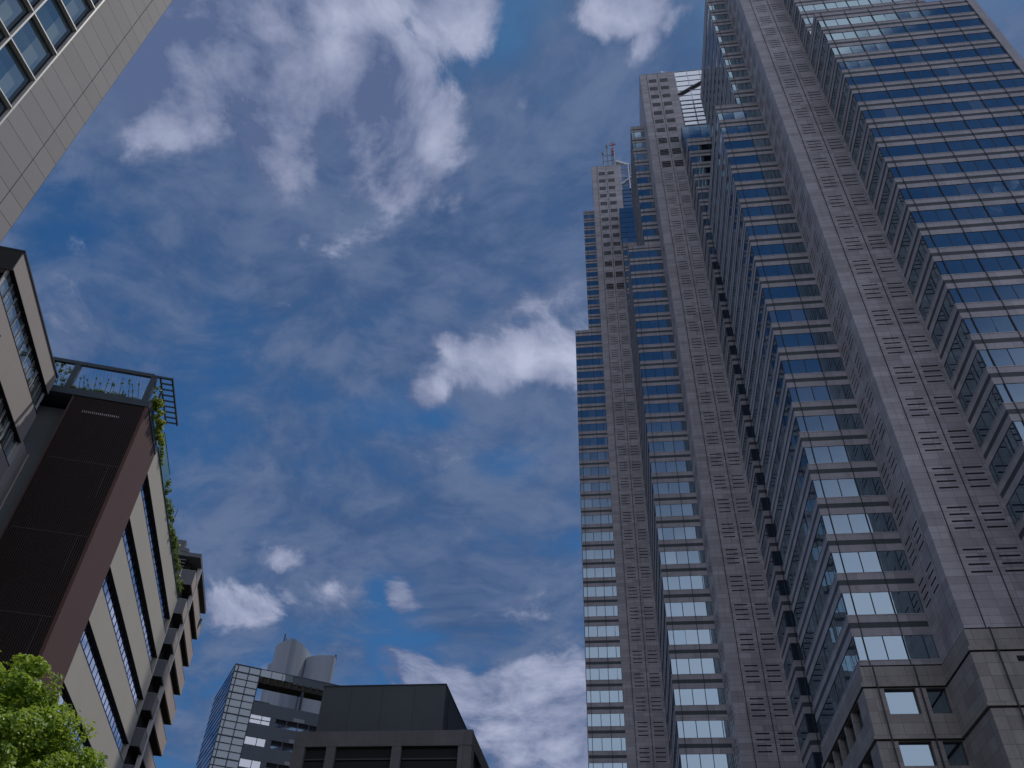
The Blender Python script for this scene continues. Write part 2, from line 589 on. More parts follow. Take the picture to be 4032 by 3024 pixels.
def window_floor(tower, path, head, sill, gx, gy, name='window_band', pane=1.6, pg=None, mmat=None, mw=0.10):
    """one storey of strip window along a wing: panes, mullions, sill"""
    b = MB()
    G = pg or glass_t
    mmat = mmat or mull_mat
    inn = offset(path, -0.05)
    for (x0, y0), (x1, y1) in zip(inn[:-1], inn[1:]):
        alongx = abs(x1 - x0) > abs(y1 - y0)
        a, c = (x0, x1) if alongx else (y0, y1)
        g = gx if alongx else gy
        lo, hi = min(a, c), max(a, c)
        cuts = [lo] + [g + pane * i for i in range(-2, 40) if lo + 0.25 < g + pane * i < hi - 0.25] + [hi]
        ex, ey = (x1 - x0), (y1 - y0)
        L = math.hypot(ex, ey)
        nx, ny = ey / L, -ex / L
        for s, e in zip(cuts[:-1], cuts[1:]):
            t0, t1 = random.gauss(0, 0.0035), random.gauss(0, 0.0035)

            def pt(u, zz, dd):
                if alongx:
                    return (u + nx * dd, y0 + ny * dd, zz)
                return (x0 + nx * dd, u + ny * dd, zz)
            w = (e - s)
            q = [pt(s, sill, -t0 * w - t1), pt(e, sill, t0 * w - t1), pt(e, head, t0 * w + t1), pt(s, head, -t0 * w + t1)]
            if (nx + ny < 0) != alongx:
                pass
            b.poly(q, glass_b if G is glass_t and random.random() < 0.05 else G)
        for u in cuts:
            h = mw / 2
            if alongx:
                b.box(u - h, u + h, y0 - 0.008, y0 + 0.06, sill, head, mmat)
            else:
                b.box(x0 - 0.008 if nx < 0 else x0 - 0.06, x0 + 0.06 if nx < 0 else x0 + 0.008, u - h, u + h, sill, head, mmat)
    return b.build(name, tower)


def spandrel(b, path, z0, z1, full=True):
    t = z1 - z0
    a, c = z0 + 0.37 * t, z0 + 0.37 * t + 0.265 * t
    if full:
        b.band(path, 0, 0.30, z0, a, granite)
        b.band(path, -0.02, 0.30, a + 0.002, c - 0.002, granite_d)
        b.band(path, 0, 0.30, c, z1, granite)
    else:
        b.band(path, 0, 0.30, z0, z1, granite)
    b.band(path, 0.035, 0.10, z1 - 0.055, z1 + 0.012, sill_mat)


def wing(tower, path, heads, top, wh, gx, gy, first_bottom=None, rails=True, railpath=None, base=None, corner=None):
    b = MB()
    prev = first_bottom
    for i, h in enumerate(heads):
        s = h - wh
        if prev is not None:
            spandrel(b, path, prev, s, full=(i > 0 or s - prev > 1.6))
        window_floor(tower, path, h, s, gx, gy)
        prev = h
    t = min(top - prev, 2.15)
    b.band(path, 0, 0.30, prev, prev + 0.39 * t, granite)
    b.band(path, -0.02, 0.30, prev + 0.39 * t + 0.002, prev + 0.62 * t - 0.002, granite_d)
    b.band(path, 0, 0.30, prev + 0.62 * t, top, granite)
    b.band(path, 0.04, 0.34, top, top + 0.08, sill_mat)
    if base is not None:
        b.band(path, 0, 0.30, base, first_bottom, granite)
    if corner:
        (cx_, cy_) = corner
        b.box(cx_ - 1.0, cx_ + 0.05, cy_ - 0.05, cy_ + 1.0, (base if base is not None else first_bottom) + 0.02, top - 0.02, granite)
    b.build('granite_wing', tower)
    if rails:
        zb = (first_bottom if base is None else base) + 0.01
        for (x0, y0), (x1, y1) in zip((railpath or path)[:-1], (railpath or path)[1:]):
            if abs(x1 - x0) < abs(y1 - y0):
                continue
            for i in range(-1, 14):
                x = gx + 3.2 * i
                if min(x0, x1) + 0.2 < x < max(x0, x1) - 0.1:
                    r = MB()
                    r.box(x - 0.035, x + 0.035, y0 - 0.070, y0 - 0.037, zb, top - 0.02, rail_mat)
                    r.build('guide_rail', tower)


def slits(b, ztop, x=25.85, y=61.9, n=4):
    for i in range(n):
        z = ztop - 0.665 * i
        for u in (27.85, 30.38):
            b.box(u, u + 1.60, y - 0.006, y + 0.05, z - 0.16, z, slit_mat)
        for u in (63.70, 66.20):
            b.box(x - 0.006, x + 0.05, u, u + 1.62, z - 0.16, z, slit_mat)


def louvres(tower, ztop, h, y=61.9):
    b = MB()
    bar = surface('louvre_bar', (0.32, 0.32, 0.34), 0.6)
    for u in (27.75, 30.30):
        b.box(u, u + 1.80, y - 0.008, y + 0.05, ztop - h, ztop, slit_mat)
        k = 3
        for i in range(k):
            z = ztop - h * (i + 1) / (k + 0.75)
            b.box(u + 0.05, u + 1.75, y - 0.06, y - 0.009, z - 0.11, z, bar)
    b.build('louvre', tower)


def skyscraper(label, ox, oy, off, wL, wT, eL, eT, pier, upW, nW0, upE, louv, slit_top, detail_base=False, zmin=12.0):
    tower = thing('skyscraper', label, 'skyscraper', (ox, oy, 0), group='three joined stepped towers')
    W = [(19.48, 88.4), (19.48, 68.42), (25.85, 68.42)]
    W2 = [(22.8, 88.4), (22.8, 68.42), (25.85, 68.42)]
    E_ = [(32.45, 61.9), (32.45, 55.6), (53.6, 55.6), (53.6, 75.7)]
    E2 = [(32.45, 61.9), (32.45, 58.9), (50.3, 58.9), (50.3, 75.7)]
    heads = [off + 4.0 * i for i in range(-8, 45)]
    z0 = 30.4 if detail_base else zmin
    wh = 2.08
    hw = [h for h in heads if h - wh > z0 + 0.3 and h < wL - 1.0]
    wing(tower, W, hw, wL, wh, 20.28, 69.22, first_bottom=z0)
    uh = [nW0 + upW * i for i in range(30) if wL + 1.0 < nW0 + upW * i < wT - 1.0]
    wing(tower, W2, uh, wT, upW * 0.505, 20.28, 69.22, first_bottom=wL + 0.085)
    he = [h for h in heads if h - wh > z0 + 0.3 and h < eL - 1.0]
    wing(tower, E_, he, eL, wh, 33.25, 56.4, first_bottom=z0, corner=(53.6, 55.6))
    if upE == 'granite':
        ue = [nW0 + upW * i for i in range(30) if eL + 1.0 < nW0 + upW * i < eT - 1.0]
        wing(tower, E2, ue, eT, upW * 0.505, 33.25, 59.7, first_bottom=eL + 0.085)
    else:
        # curtain wall block
        step = upE
        n = int(round((eT - eL) / step))
        b = MB()
        for i in range(n):
            za = eL + (eT - eL) * i / n
            zb = eL + (eT - eL) * (i + 1) / n
            window_floor(tower, E2, zb - 0.07, za + 0.09, 33.25 + 0.8, 59.7, name='curtain_glazing', pane=2.3, mw=0.12)
            b.band(E2, -0.10, 0.30, zb - 0.07, zb + 0.088, mull_mat)
        b.build('curtain_rails', tower)
    # cores keep the towers solid
    b = MB()
    low = [(19.84, 88.35), (19.84, 68.78), (26.0, 68.78), (26.0, 62.4), (32.81, 62.4), (32.81, 55.96), (53.2, 55.96), (53.2, 75.6), (47.2, 75.6), (47.2, 82.2), (40.6, 82.2), (40.6, 88.35)]
    zl = min(wL, eL) - 0.05
    b.prism(low, 0.0, zl, core_mat, roof_mat)
    if wL > zl + 1:
        b.box(19.84, 30.0, 68.78, 88.3, zl, wL - 0.05, core_mat)
    if eL > zl + 1:
        b.box(32.81, 53.2, 55.96, 75.6, zl, eL - 0.05, core_mat)
    b.box(23.16, 33.0, 68.78, 88.3, wL - 0.05, wT - 0.06, core_mat)
    b.box(32.81, 49.9, 59.26, 75.6, eL - 0.05, eT - 0.06, core_mat)
    b.prism([(26.2, 63), (44.5, 63), (44.5, 82), (26.2, 82)], zl, pier - 3.0, core_mat, roof_mat)
    # plain granite at the back
    for x0, x1, y0, y1, zz in ((40.6, 47.25, 82.25, 82.35, zl), (19.6, 40.7, 88.4, 88.5, zl), (40.65, 40.75, 82.3, 88.5, zl), (47.25, 53.4, 75.7, 75.8, zl), (47.25, 47.35, 75.8, 82.3, zl)):
        b.box(x0, x1, y0, y1, 0, zz, granite)
    b.build('building_core', tower)
    b = MB()
    b.box(19.8, 33, 68.75, 88.3, wL - 0.04, wL + 0.02, roof_mat)
    b.box(32.8, 53.3, 55.9, 75.6, eL - 0.04, eL + 0.02, roof_mat)
    b.box(23.1, 33, 68.75, 88.3, wT - 0.05, wT + 0.02, roof_mat)
    b.box(32.8, 50, 59.2, 75.6, eT - 0.05, eT + 0.02, roof_mat)
    b.build('setback_roof', tower)
    # pier
    b = MB()
    pz = 30.4 if detail_base else 0.0
    b.box(25.85, 33.97, 61.9, 75.0, pz, pier, pier_mat)
    b.box(25.80, 34.02, 61.85, 75.05, pier, pier + 0.15, sill_mat)
    for h in heads:
        if pz + 4.0 < h + 0.18 < slit_top and h > zmin:
            slits(b, h + 0.18)
    for yy in (63.30, 65.85):
        b.box(25.846, 25.9, yy - 0.02, yy + 0.02, pz + 0.01, pier - 0.02, rail_mat)
    p = b.build('granite_pier', tower)
    for gxx in (27.38, 29.95):
        b = MB()
        b.box(gxx - 0.04, gxx + 0.04, 61.85, 61.897, pz + 0.01, pier - 0.02, rail_mat)
        b.build('guide_rail', tower)
    for zt, hh in louv:
        louvres(p, zt, hh)
    return tower, p


near_tower, near_pier = skyscraper('nearest grey granite stepped skyscraper filling the right of the photo, cut off by the top',
    0, 0, 32.92, 118.95, 157.0, 118.95, 163.0, 173.0, 4.1, 121.0, 'granite', [], 172.0, detail_base=True)

mid_tower, mid_pier = skyscraper('middle stepped granite skyscraper with a glazed atrium beside its slotted pier',
    -12.97, 37.6, 39.64, 133.25, 177.7, 150.0, 160.2, 189.5, 4.6, 138.5, 5.1,
    [(186.9 - 3.6 * i, 1.5) for i in range(7)] + [(161.3, 2.0), (156.9, 2.1), (152.4, 2.2)], 149.5)

far_tower, far_pier = skyscraper('farthest and slimmest stepped granite skyscraper, with a radio mast on its roof',
    -25.67, 74.7, 46.3, 148.2, 196.8, 165.0, 184.0, 208.9, 3.6, 152.0, 2.1,
    [(205.9 - 3.58 * i, 1.5) for i in range(11)] + [(166.0, 1.9), (161.8, 2.0), (157.4, 2.1)], 155.0)


# low granite base of the nearest tower
def near_base():
    P = [(19.48, 88.4), (19.48, 68.42), (25.85, 68.42), (25.85, 61.9), (32.45, 61.9), (32.45, 55.6), (53.6, 55.6), (53.6, 75.7)]
    b = MB()
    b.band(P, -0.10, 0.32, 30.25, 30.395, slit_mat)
    b.band(P, 0.10, 0.30, 28.85, 30.25, base_mat)
    b.band(P, 0.38, 0.30, 28.50, 28.85, base_mat)
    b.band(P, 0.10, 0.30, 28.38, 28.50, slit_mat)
    b.band(P, 0.48, 0.30, 24.42, 24.72, base_mat)
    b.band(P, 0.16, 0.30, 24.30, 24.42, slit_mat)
    # storey with deep windows, twice; wall is built round the openings
    o = 0.30
    Q = offset(P, o)

    def wall(axis, fixed, u0, u1, z0, z1, ops, t=0.62):
        us = sorted({u0, u1} | {v for a in ops for v in a[:2]})
        zs = sorted({z0, z1} | {v for a in ops for v in a[2:]})
        for ua, ub in zip(us[:-1], us[1:]):
            for za, zb in zip(zs[:-1], zs[1:]):
                if any(a[0] - 1e-6 <= ua and ub <= a[1] + 1e-6 and a[2] - 1e-6 <= za and zb <= a[3] + 1e-6 for a in ops):
                    continue
                if axis == 'x':
                    b.box(ua, ub, fixed, fixed + t, za, zb, base_mat)
                else:
                    b.box(fixed, fixed + t, ua, ub, za, zb, base_mat)
    for z0, z1, ws, wh in ((24.72, 28.38, 26.35, 28.36), (20.5, 24.30, 22.5, 24.28), (16.3, 20.5, 18.3, 20.2)):
        wall('x', Q[1][1], Q[1][0], Q[2][0], z0, z1, [(20.75, 23.15, ws, wh), (23.95, 25.45, ws, wh)])
        ops = [(70.6 + 3.15 * i, 73.3 + 3.15 * i, ws, wh) for i in range(5)]
        wall('y', Q[0][0], Q[1][1] + 0.62, 88.4, z0, z1, ops)
        wall('x', Q[3][1], Q[3][0], Q[4][0], z0, z1, [])
        wall('y', Q[2][0], Q[3][1] + 0.62, 68.42, z0, z1, [])
        wall('x', Q[5][1], Q[5][0], Q[6][0], z0, z1, [(34.5 + 3.2 * i, 36.9 + 3.2 * i, ws, wh) for i in range(6)])
        wall('y', Q[4][0], Q[5][1] + 0.62, 61.9, z0, z1, [])
    b.band(P, 0.45, 0.30, 0.0, 16.3, base_mat)
    b.build('granite_base', near_tower)
    for z0, z1 in ((26.35, 28.36), (22.5, 24.28), (18.3, 20.2)):
        for x0, x1 in ((20.75, 23.15), (23.95, 25.45)):
            g = MB()
            y = Q[1][1] + 0.42
            g.poly([(x0, y, z0), (x1, y, z0), (x1, y, z1), (x0, y, z1)], glass_t)
            g.box(x0, x1, y - 0.06, y + 0.02, z0, z0 + 0.08, sill_mat)
            g.box(x0, x0 + 0.07, y - 0.05, y + 0.02, z0 + 0.08, z1, mull_mat)
            g.box(x1 - 0.07, x1, y - 0.05, y + 0.02, z0 + 0.08, z1, mull_mat)
            g.build('base_window', near_tower)
        for i in range(5):
            y0, y1 = 70.6 + 3.15 * i, 73.3 + 3.15 * i
            g = MB()
            x = Q[0][0] + 0.45
            g.poly([(x, y1, z0), (x, y0, z0), (x, y0, z1), (x, y1, z1)], glass_t)
            g.box(x - 0.06, x + 0.02, y0, y1, z0, z0 + 0.08, sill_mat)
            g.build('base_window', near_tower)
        for i in range(6):
            x0, x1 = 34.5 + 3.2 * i, 36.9 + 3.2 * i
            g = MB()
            y = Q[5][1] + 0.42
            g.poly([(x0, y, z0), (x1, y, z0), (x1, y, z1), (x0, y, z1)], glass_t)
            g.box(x0, x1, y - 0.06, y + 0.02, z0, z0 + 0.08, sill_mat)
            g.build('base_window', near_tower)
    for z in (28.05, 23.9):
        g = MB()
        g.box(28.6, 31.6, Q[3][1] - 0.012, Q[3][1] + 0.05, z - 0.42, z, slit_mat)
        for i in range(3):
            g.box(28.6, 31.6, Q[3][1] - 0.05, Q[3][1] - 0.013, z - 0.40 + 0.13 * i, z - 0.36 + 0.13 * i, rail_mat)
        g.build('vent_louvre', near_tower)
    for gxx, y in ((20.28, Q[1][1]), (23.48, Q[1][1]), (27.38, Q[3][1]), (29.95, Q[3][1])):
        for z0, z1 in ((0.5, 16.3), (16.31, 24.28), (24.73, 28.37)):
            pass
        g = MB()
        g.box(gxx - 0.05, gxx + 0.05, y - 0.09 - 0.2, y - 0.005 - 0.18, 16.3, 30.2, rail_mat)
        g.build('guide_rail', near_tower)


near_base()


# glazed atrium on the middle and far tower
def atrium(tower, z0, zs, ztop, struts):
    y = 61.95
    b = MB()
    frame = MB()
    cols = [33.98 + 2.9 * i for i in range(5)]
    rows = [z0]
    while rows[-1] + 1.75 < zs + 0.2:
        rows.append(rows[-1] + 1.75)
    clear = []
    k = 6
    for i in range(1, k + 1):
        clear.append(rows[-1] + (ztop - rows[-1]) * i / k)
    allr = rows + clear
    for za, zb in zip(allr[:-1], allr[1:]):
        for xa, xb in zip(cols[:-1], cols[1:]):
            e = random.gauss(0, 0.006)
            f = random.gauss(0, 0.006)
            b.poly([(xa, y + 0.06 + e, za), (xb, y + 0.06 - e, za), (xb, y + 0.06 - e + f, zb), (xa, y + 0.06 + e + f, zb)], glass_a)
    b.box(34.0, 45.6, y + 0.2, 80, z0 - 4, ztop - 0.05, core_mat)
    b.build('atrium_glazing', tower)
    for z in allr:
        lightw = z > rows[-1] + 0.1
        frame.box(cols[0], cols[-1], y - 0.04, y + 0.10, z - (0.05 if lightw else 0.10), z + (0.05 if lightw else 0.10), white_steel if lightw else mull_mat)
    for x in cols:
        frame.box(x - 0.09, x + 0.09, y - 0.055, y + 0.10, z0, rows[-1], mull_mat)
        frame.box(x - 0.05, x + 0.05, y - 0.055, y + 0.10, rows[-1], ztop, white_steel)
    frame.build('atrium_frame', tower)
    for p, q, w, mt in struts:
        s = MB()
        s.bar(p, q, w, w, mt)
        s.build('steel_brace', tower)


atrium(mid_tower, 160.3, 177.2, 189.5, [((33.9, 61.75, 178.6), (41.6, 61.75, 185.0), 0.42, rail_mat)])
atrium(far_tower, 184.1, 197.0, 208.9, [((36.3, 61.7, 196.5), (36.3, 61.7, 208.6), 0.30, white_steel),
                                        ((33.9, 61.6, 198.8), (37.4, 61.6, 202.6), 0.30, white_steel)])
# sloping roof edge behind the far pier and a small gusset on the middle pier
b = MB()
b.bar((33.2, 64.5, 214.6), (38.5, 64.5, 211.0), 0.7, 0.8, white_steel)
b.poly([(33.2, 64.7, 214.4), (38.5, 64.7, 210.8), (38.5, 64.7, 208.9), (33.2, 64.7, 208.9)], surface('roof_panel_grey', (0.16, 0.17, 0.18), 0.7))
b.poly([(38.5, 66.5, 210.8), (33.2, 66.5, 214.4), (33.2, 66.5, 208.9), (38.5, 66.5, 208.9)], surface('roof_panel_grey', (0.16, 0.17, 0.18), 0.7))
b.build('roof_gable', far_tower)
b = MB()
b.prism([(30.9, 62.2), (33.4, 62.2), (33.4, 62.6), (30.9, 62.6)], 189.65, 189.9, white_steel)
b.poly([(31.0, 62.3, 189.9), (33.4, 62.3, 189.9), (31.0, 62.3, 191.4)], white_steel)
b.poly([(31.0, 62.5, 191.4), (33.4, 62.5, 189.9), (31.0, 62.5, 189.9)], white_steel)
b.build('roof_gusset', mid_tower)

# radio mast on the far tower
def mast():
    red = surface('aviation_red', (0.45, 0.09, 0.06), 0.6)
    grey = surface('mast_grey', (0.20, 0.21, 0.23), 0.6)
    pale = surface('mast_pale', (0.5, 0.5, 0.5), 0.6)
    x, y, z0 = 32.4, 64.3, 209.0
    b = MB()
    for dx, dy in ((-.45, -.45), (.45, -.45), (.45, .45), (-.45, .45)):
        b.tube((x + dx, y + dy, z0), (x + dx * 0.8, y + dy * 0.8, z0 + 11.5), 0.11, 0.09, pale if dx > 0 else grey)
    for i in range(7):
        z = z0 + 0.8 + i * 1.6
        for a, c in (((-.45, -.45), (.45, -.45)), ((.45, -.45), (.45, .45)), ((.45, .45), (-.45, .45)), ((-.45, .45), (-.45, -.45))):
            b.tube((x + a[0], y + a[1], z), (x + c[0], y + c[1], z), 0.06, 0.06, grey, 5)
            b.tube((x + a[0], y + a[1], z), (x + c[0], y + c[1], z + 1.6), 0.05, 0.05, grey, 5)
    b.tube((x, y, z0 + 11), (x + 0.25, y, z0 + 19.2), 0.13, 0.05, grey)
    b.tube((x - 0.1, y, z0 + 9), (x + 0.1, y, z0 + 12.5), 0.30, 0.26, red)
    m_ = b.build('radio_mast', far_tower)
    for i, (dx, zz, dz, mt) in enumerate(((-2.9, 9.9, 0.4, grey), (-1.55, 13.6, 0.4, grey))):
        p = MB()
        p.tube((x + dx, y, z0), (x + dx, y, z0 + zz), 0.22, 0.20, mt)
        p.tube((x + dx, y, z0 + zz - 0.3), (x + dx, y, z0 + zz + 0.9), 0.34, 0.34, mt)
        for z in (2.0, 6.0, 8.8):
            p.tube((x + dx, y, z0 + z), (x, y, z0 + z), 0.09, 0.09, mt, 6)
        p.build('antenna_pole', m_)
    p = MB()
    for a in (0, 50, 100, 200):
        p.tube((x + 0.1, y, z0 + 14.2), (x + 0.1 + 1.1 * math.cos(R(a)), y - 0.3, z0 + 14.2 + 1.2 * math.sin(R(a))), 0.16, 0.10, red, 6)
    p.build('red_aerial', m_)
    p = MB()
    for s in (1.5, 2.1):
        p.tube((x + s, y, z0), (x + s, y, z0 + 7.0), 0.035, 0.035, pale, 5)
    for i in range(12):
        p.tube((x + 1.5, y, z0 + 1 + 0.5 * i), (x + 2.1, y, z0 + 1 + 0.5 * i), 0.03, 0.03, pale, 5)
    p.build('ladder', m_)
    for dx, h in ((3.6, 4.4), (5.8, 2.6)):
        p = MB()
        p.tube((x + dx, y + 0.6, z0 + 1.5), (x + dx, y + 0.6, z0 + 1.5 + h), 0.06, 0.04, grey, 5)
        p.build('lightning_rod', m_)


mast()


# ------------------------------------------------------------------ white panel-clad office, upper left
def white_office():
    t = thing('office_building', 'pale panel-clad office block with large grid windows, cut off at the upper left corner', 'building', (-22, 16.74, 0))
    pan = surface('white_panel', (0.36, 0.342, 0.335), 0.75, spec=0.1, panel=(60.0, 1.055), offset=(0, -0.0), joint=0.28, vary=0.04, mott=0.05, mscale=0.8, mortar=0.016)
    jd = surface('joint_dark', (0.02, 0.02, 0.022), 0.8)
    fr = surface('white_frame', (0.55, 0.54, 0.52), 0.45)
    rev = surface('reveal_grey', (0.07, 0.075, 0.08), 0.6)
    ceil = glass('office_glass_ceiling', tint=(0.60, 0.74, 0.76), base=(0.36, 0.43, 0.40), fac=0.14, graze=0.4)
    room = surface('room_blue', (0.10, 0.14, 0.17), 0.7, mott=0.15)
    g = glass('office_glass', tint=(0.50, 0.66, 0.72), base=(0.10, 0.16, 0.17), fac=0.20, graze=0.4)
    g2 = glass('office_glass_pale', tint=(0.55, 0.70, 0.74), base=(0.14, 0.19, 0.20), fac=0.25, graze=0.4)
    H = 62.0
    b = MB()
    # local: x=0 wall plane, y negative towards the camera
    b.box(-14, 0, -0.91, 0, 0, H, pan)
    b.box(-14, -0.002, -2.82, -0.94, 0, H, pan)
    b.box(-14, -0.03, -0.94, -0.91, 0, H, jd)
    b.box(-14, -0.55, -26, -2.82, 0, H, rev)
    b.build('clad_wall', t)
    b = MB()
    b.box(-14.1, 0.06, -26.0, 0.05, H, H + 0.4, pan)
    b.build('roof', t)
    # window grid
    cols = [-2.82 - 1.80 * i for i in range(0, 12)]
    zr = [30.1 + 2.17 * i for i in range(-12, 14)]
    f = MB()
    for y in cols:
        f.box(-0.16, 0.03, y - 0.035, y + 0.035, 2.0, H - 1, fr)
        f.box(-0.20, -0.161, y - 0.05, y + 0.14, 2.0, H - 1, rev)
    for z in zr:
        f.box(-0.15, 0.025, cols[-1], cols[0], z - 0.032, z + 0.032, fr)
        f.box(-0.195, -0.151, cols[-1], cols[0], z - 0.11, z + 0.04, rev)
    f.build('window_grid', t)
    for i, (ya, yb) in enumerate(zip(cols[:-1], cols[1:])):
        if i > 4:
            break
        for za, zb in zip(zr[:-1], zr[1:]):
            if za < 18 or zb > 58:
                continue
            p = MB()
            y0, y1 = yb + 0.10, ya - 0.10
            e = random.gauss(0, 0.004)
            # glass with a pale ceiling grid seen in one part of the pane
            ym = y0 + (y1 - y0) * (0.50 + random.uniform(-0.05, 0.05))
            p.poly([(-0.19 + e, ym, za), (-0.19 - e, y0, za), (-0.19 - e, y0, zb), (-0.19 + e, ym, zb)], g)
            yt, zt = y1 - 0.14, zb - 0.34
            p.poly([(-0.19, yt, za), (-0.19, ym, za), (-0.19, ym, zt), (-0.19, yt, zt)], ceil)
            p.poly([(-0.19, y1, za), (-0.19, yt, za), (-0.19, yt, zb), (-0.19, y1, zb)], room)
            p.poly([(-0.19, yt, zt), (-0.19, ym, zt), (-0.19, ym, zb), (-0.19, yt, zb)], g2)
            p.build('window', t)
    # plain far end and back
    return t


white_office()

# ------------------------------------------------------------------ left row of buildings (turned 20.5 degrees)
RZ = R(20.5)
PV = Vector((0.9367, 0.350))
PU = Vector((-0.350, 0.9367))
LP = (-28.84, 36.64)


def slat_building():
    t = thing('apartment_building', 'mid-rise with a dark brown slatted box front and pale side wall of ribbon windows', 'building', (LP[0], LP[1], 0), RZ)
    brown = surface('brown_metal', (0.115, 0.062, 0.052), 0.55, mott=0.07, mscale=0.5, bump=0.15)
    slat = surface('slat_dark', (0.044, 0.031, 0.028), 0.6, mott=0.1)
    back = surface('slat_back', (0.016, 0.014, 0.015), 0.9)
    seam = surface('seam_grey', (0.065, 0.058, 0.055), 0.6)
    white = surface('pale_render', (0.46, 0.445, 0.405), 0.8, mott=0.04, mscale=0.25, streak=0.05)
    grey = surface('grey_render', (0.19, 0.215, 0.225), 0.7, mott=0.06, mscale=0.4)
    steel = surface('blue_steel', (0.055, 0.075, 0.095), 0.5, mott=0.08)
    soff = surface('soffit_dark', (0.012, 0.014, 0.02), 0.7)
    mul = surface('mullion_blue', (0.025, 0.04, 0.10), 0.5)
    g = glass('ribbon_glass', tint=(0.80, 0.86, 0.95), base=(0.05, 0.06, 0.08), fac=0.62)
    teal = glass('teal_glass', tint=(0.55, 0.75, 0.78), base=(0.16, 0.30, 0.31), fac=0.25)
    # brown box
    b = MB()
    b.box(-4.5, 0.02, 0.12, 5.2, 0, 34.75, brown)
    b.box(-0.16, 0.035, 0.0, 0.12, 0, 34.75, brown)
    b.box(-4.5, -4.42, 0.0, 0.12, 0, 34.75, brown)
    box = b.build('brown_box', t)
    b = MB()
    b.box(-4.42, -0.16, 0.10, 0.118, 0, 34.7, back)
    x = -4.40
    while x < -0.18:
        b.box(x, x + 0.055, 0.0, 0.10, 0, 34.7, slat)
        x += 0.118
    b.build('slat_screen', t)
    for z, xa, xb in ((30.0, -4.2, -0.2), (25.2, -4.2, -0.2), (20.4, -4.2, -0.2), (15.8, -4.2, -0.2)):
        s = MB()
        s.box(xa, xb, -0.006, -0.001, z, z + 0.05, seam)
        s.box(xb - 0.55, xb - 0.50, -0.006, -0.001, z - 2.2, z - 0.02, seam)
        s.build('seam', t)
    s = MB()
    pale = surface('pale_glint', (0.42, 0.40, 0.38), 0.6)  # light reflected near the top of the slats, drawn as pale dashes
    for i in range(19):
        s.box(-3.55 + i * 0.118, -3.50 + i * 0.118, -0.008, -0.001, 33.55, 33.70, pale)
    s.build('glint_row', t)
    # pale side wall in bands
    tops = [33.3, 29.8, 26.3, 22.8, 19.1, 15.4, 11.7, 8.0]
    hh = 1.32
    y0, y1 = 5.2, 28.0
    b = MB()
    prev = 35.4
    for z in tops:
        b.box(-0.9, 0.0, y0, y1, z, prev, white)
        prev = z - hh
    b.box(-0.9, 0.0, y0, y1, 0, prev, white)
    for z in tops:
        b.box(-0.9, 0.0, y1 - 0.35, y1, z - hh, z, white)
        b.box(-0.9, -0.004, y0, y0 + 0.06, z - hh, z, white)
    b.box(-12, -0.9, 5.2, y1, 0, 35.35, grey)
    b.build('pale_wall', t)
    for z in tops:
        w = MB()
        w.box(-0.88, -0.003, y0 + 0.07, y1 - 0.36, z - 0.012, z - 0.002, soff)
        y = y0 + 0.1
        while y < y1 - 1.5:
            e = random.gauss(0, 0.002)
            w.poly([(-0.25 + e, y + 1.15, z - hh), (-0.25 - e, y, z - hh), (-0.25 - e, y, z - 0.02), (-0.25 + e, y + 1.15, z - 0.02)], g)
            w.box(-0.28, -0.225, y - 0.02, y + 0.02, z - hh, z - 0.02, mul)
            y += 1.15
        w.box(-0.10, 0.012, y0 + 0.07, y1 - 0.36, z - hh - 0.05, z - hh + 0.02, mul)
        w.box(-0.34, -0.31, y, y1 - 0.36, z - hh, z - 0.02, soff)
        w.build('ribbon_window', t)
    # grey strip, left of the box
    b = MB()
    b.box(-12, -4.5, 1.46, 5.2, 0, 34.6, grey)
    b.build('grey_wall', t)
    # roof curb, railing
    b = MB()
    b.box(-12, 0.06, -0.05, 0.35, 34.76, 35.25, steel)
    b.box(-12, 0.02, 0.35, 5.3, 34.9, 35.1, steel)
    b.box(-0.3, 0.06, 0.35, 5.2, 34.76, 35.25, steel)
    for i in range(28):
        b.box(-12 + i * 0.22, -12 + i * 0.22 + 0.11, -0.09, -0.051, 34.95, 35.2, surface('curb_rib', (0.25, 0.22, 0.20), 0.7))
    b.build('roof_curb', t)
    r = MB()
    r.box(-12, -0.4, -0.02, 0.20, 37.25, 37.50, steel)
    r.box(-0.4, 0.75, 0.0, 0.12, 37.30, 37.44, steel)
    r.build('top_rail', t)
    for x in (-11.0, -5.25, -0.55):
        p = MB()
        p.box(x, x + 0.36, 0.0, 0.30, 35.25, 37.26, steel)
        p.build('railing_post', t)
    r = MB()
    for i in range(26):
        x = -0.5 - 0.22 * i
        r.tube((x, 0.28, 35.25), (x - 0.35, 0.28, 37.3), 0.005, 0.005, steel, 4)
    r.build('trellis_wire', t)
    # cantilevered ladder-like frame round the side
    r = MB()
    r.box(0.70, 0.80, -0.02, 5.0, 37.30, 37.44, steel)
    r.box(-0.05, 0.05, 0.1, 5.0, 37.28, 37.40, steel)
    for i in range(8):
        y = 0.65 + 0.6 * i
        r.box(0.05, 0.70, y - 0.035, y + 0.035, 37.32, 37.42, steel)
    r.box(-0.06, 0.06, 1.3, 1.42, 35.3, 37.3, steel)
    r.build('side_trellis', t)
    p = MB()
    p.box(0.02, 0.06, 5.3, 10.4, 35.45, 36.75, teal)
    p.box(0.0, 0.08, 5.3, 10.4, 36.75, 36.80, steel)
    p.build('glass_balustrade', t)
    p = MB()
    p.box(-0.06, 0.06, 5.2, 28.05, 35.40, 35.47, surface('coping_teal', (0.05, 0.09, 0.10), 0.5))
    p.build('coping', t)
    p = MB()
    p.tube((-0.2, 17.5, 35.4), (-0.2, 17.6, 38.2), 0.035, 0.03, steel, 6)
    p.build('antenna_rod', t)
    return t


slat_building()


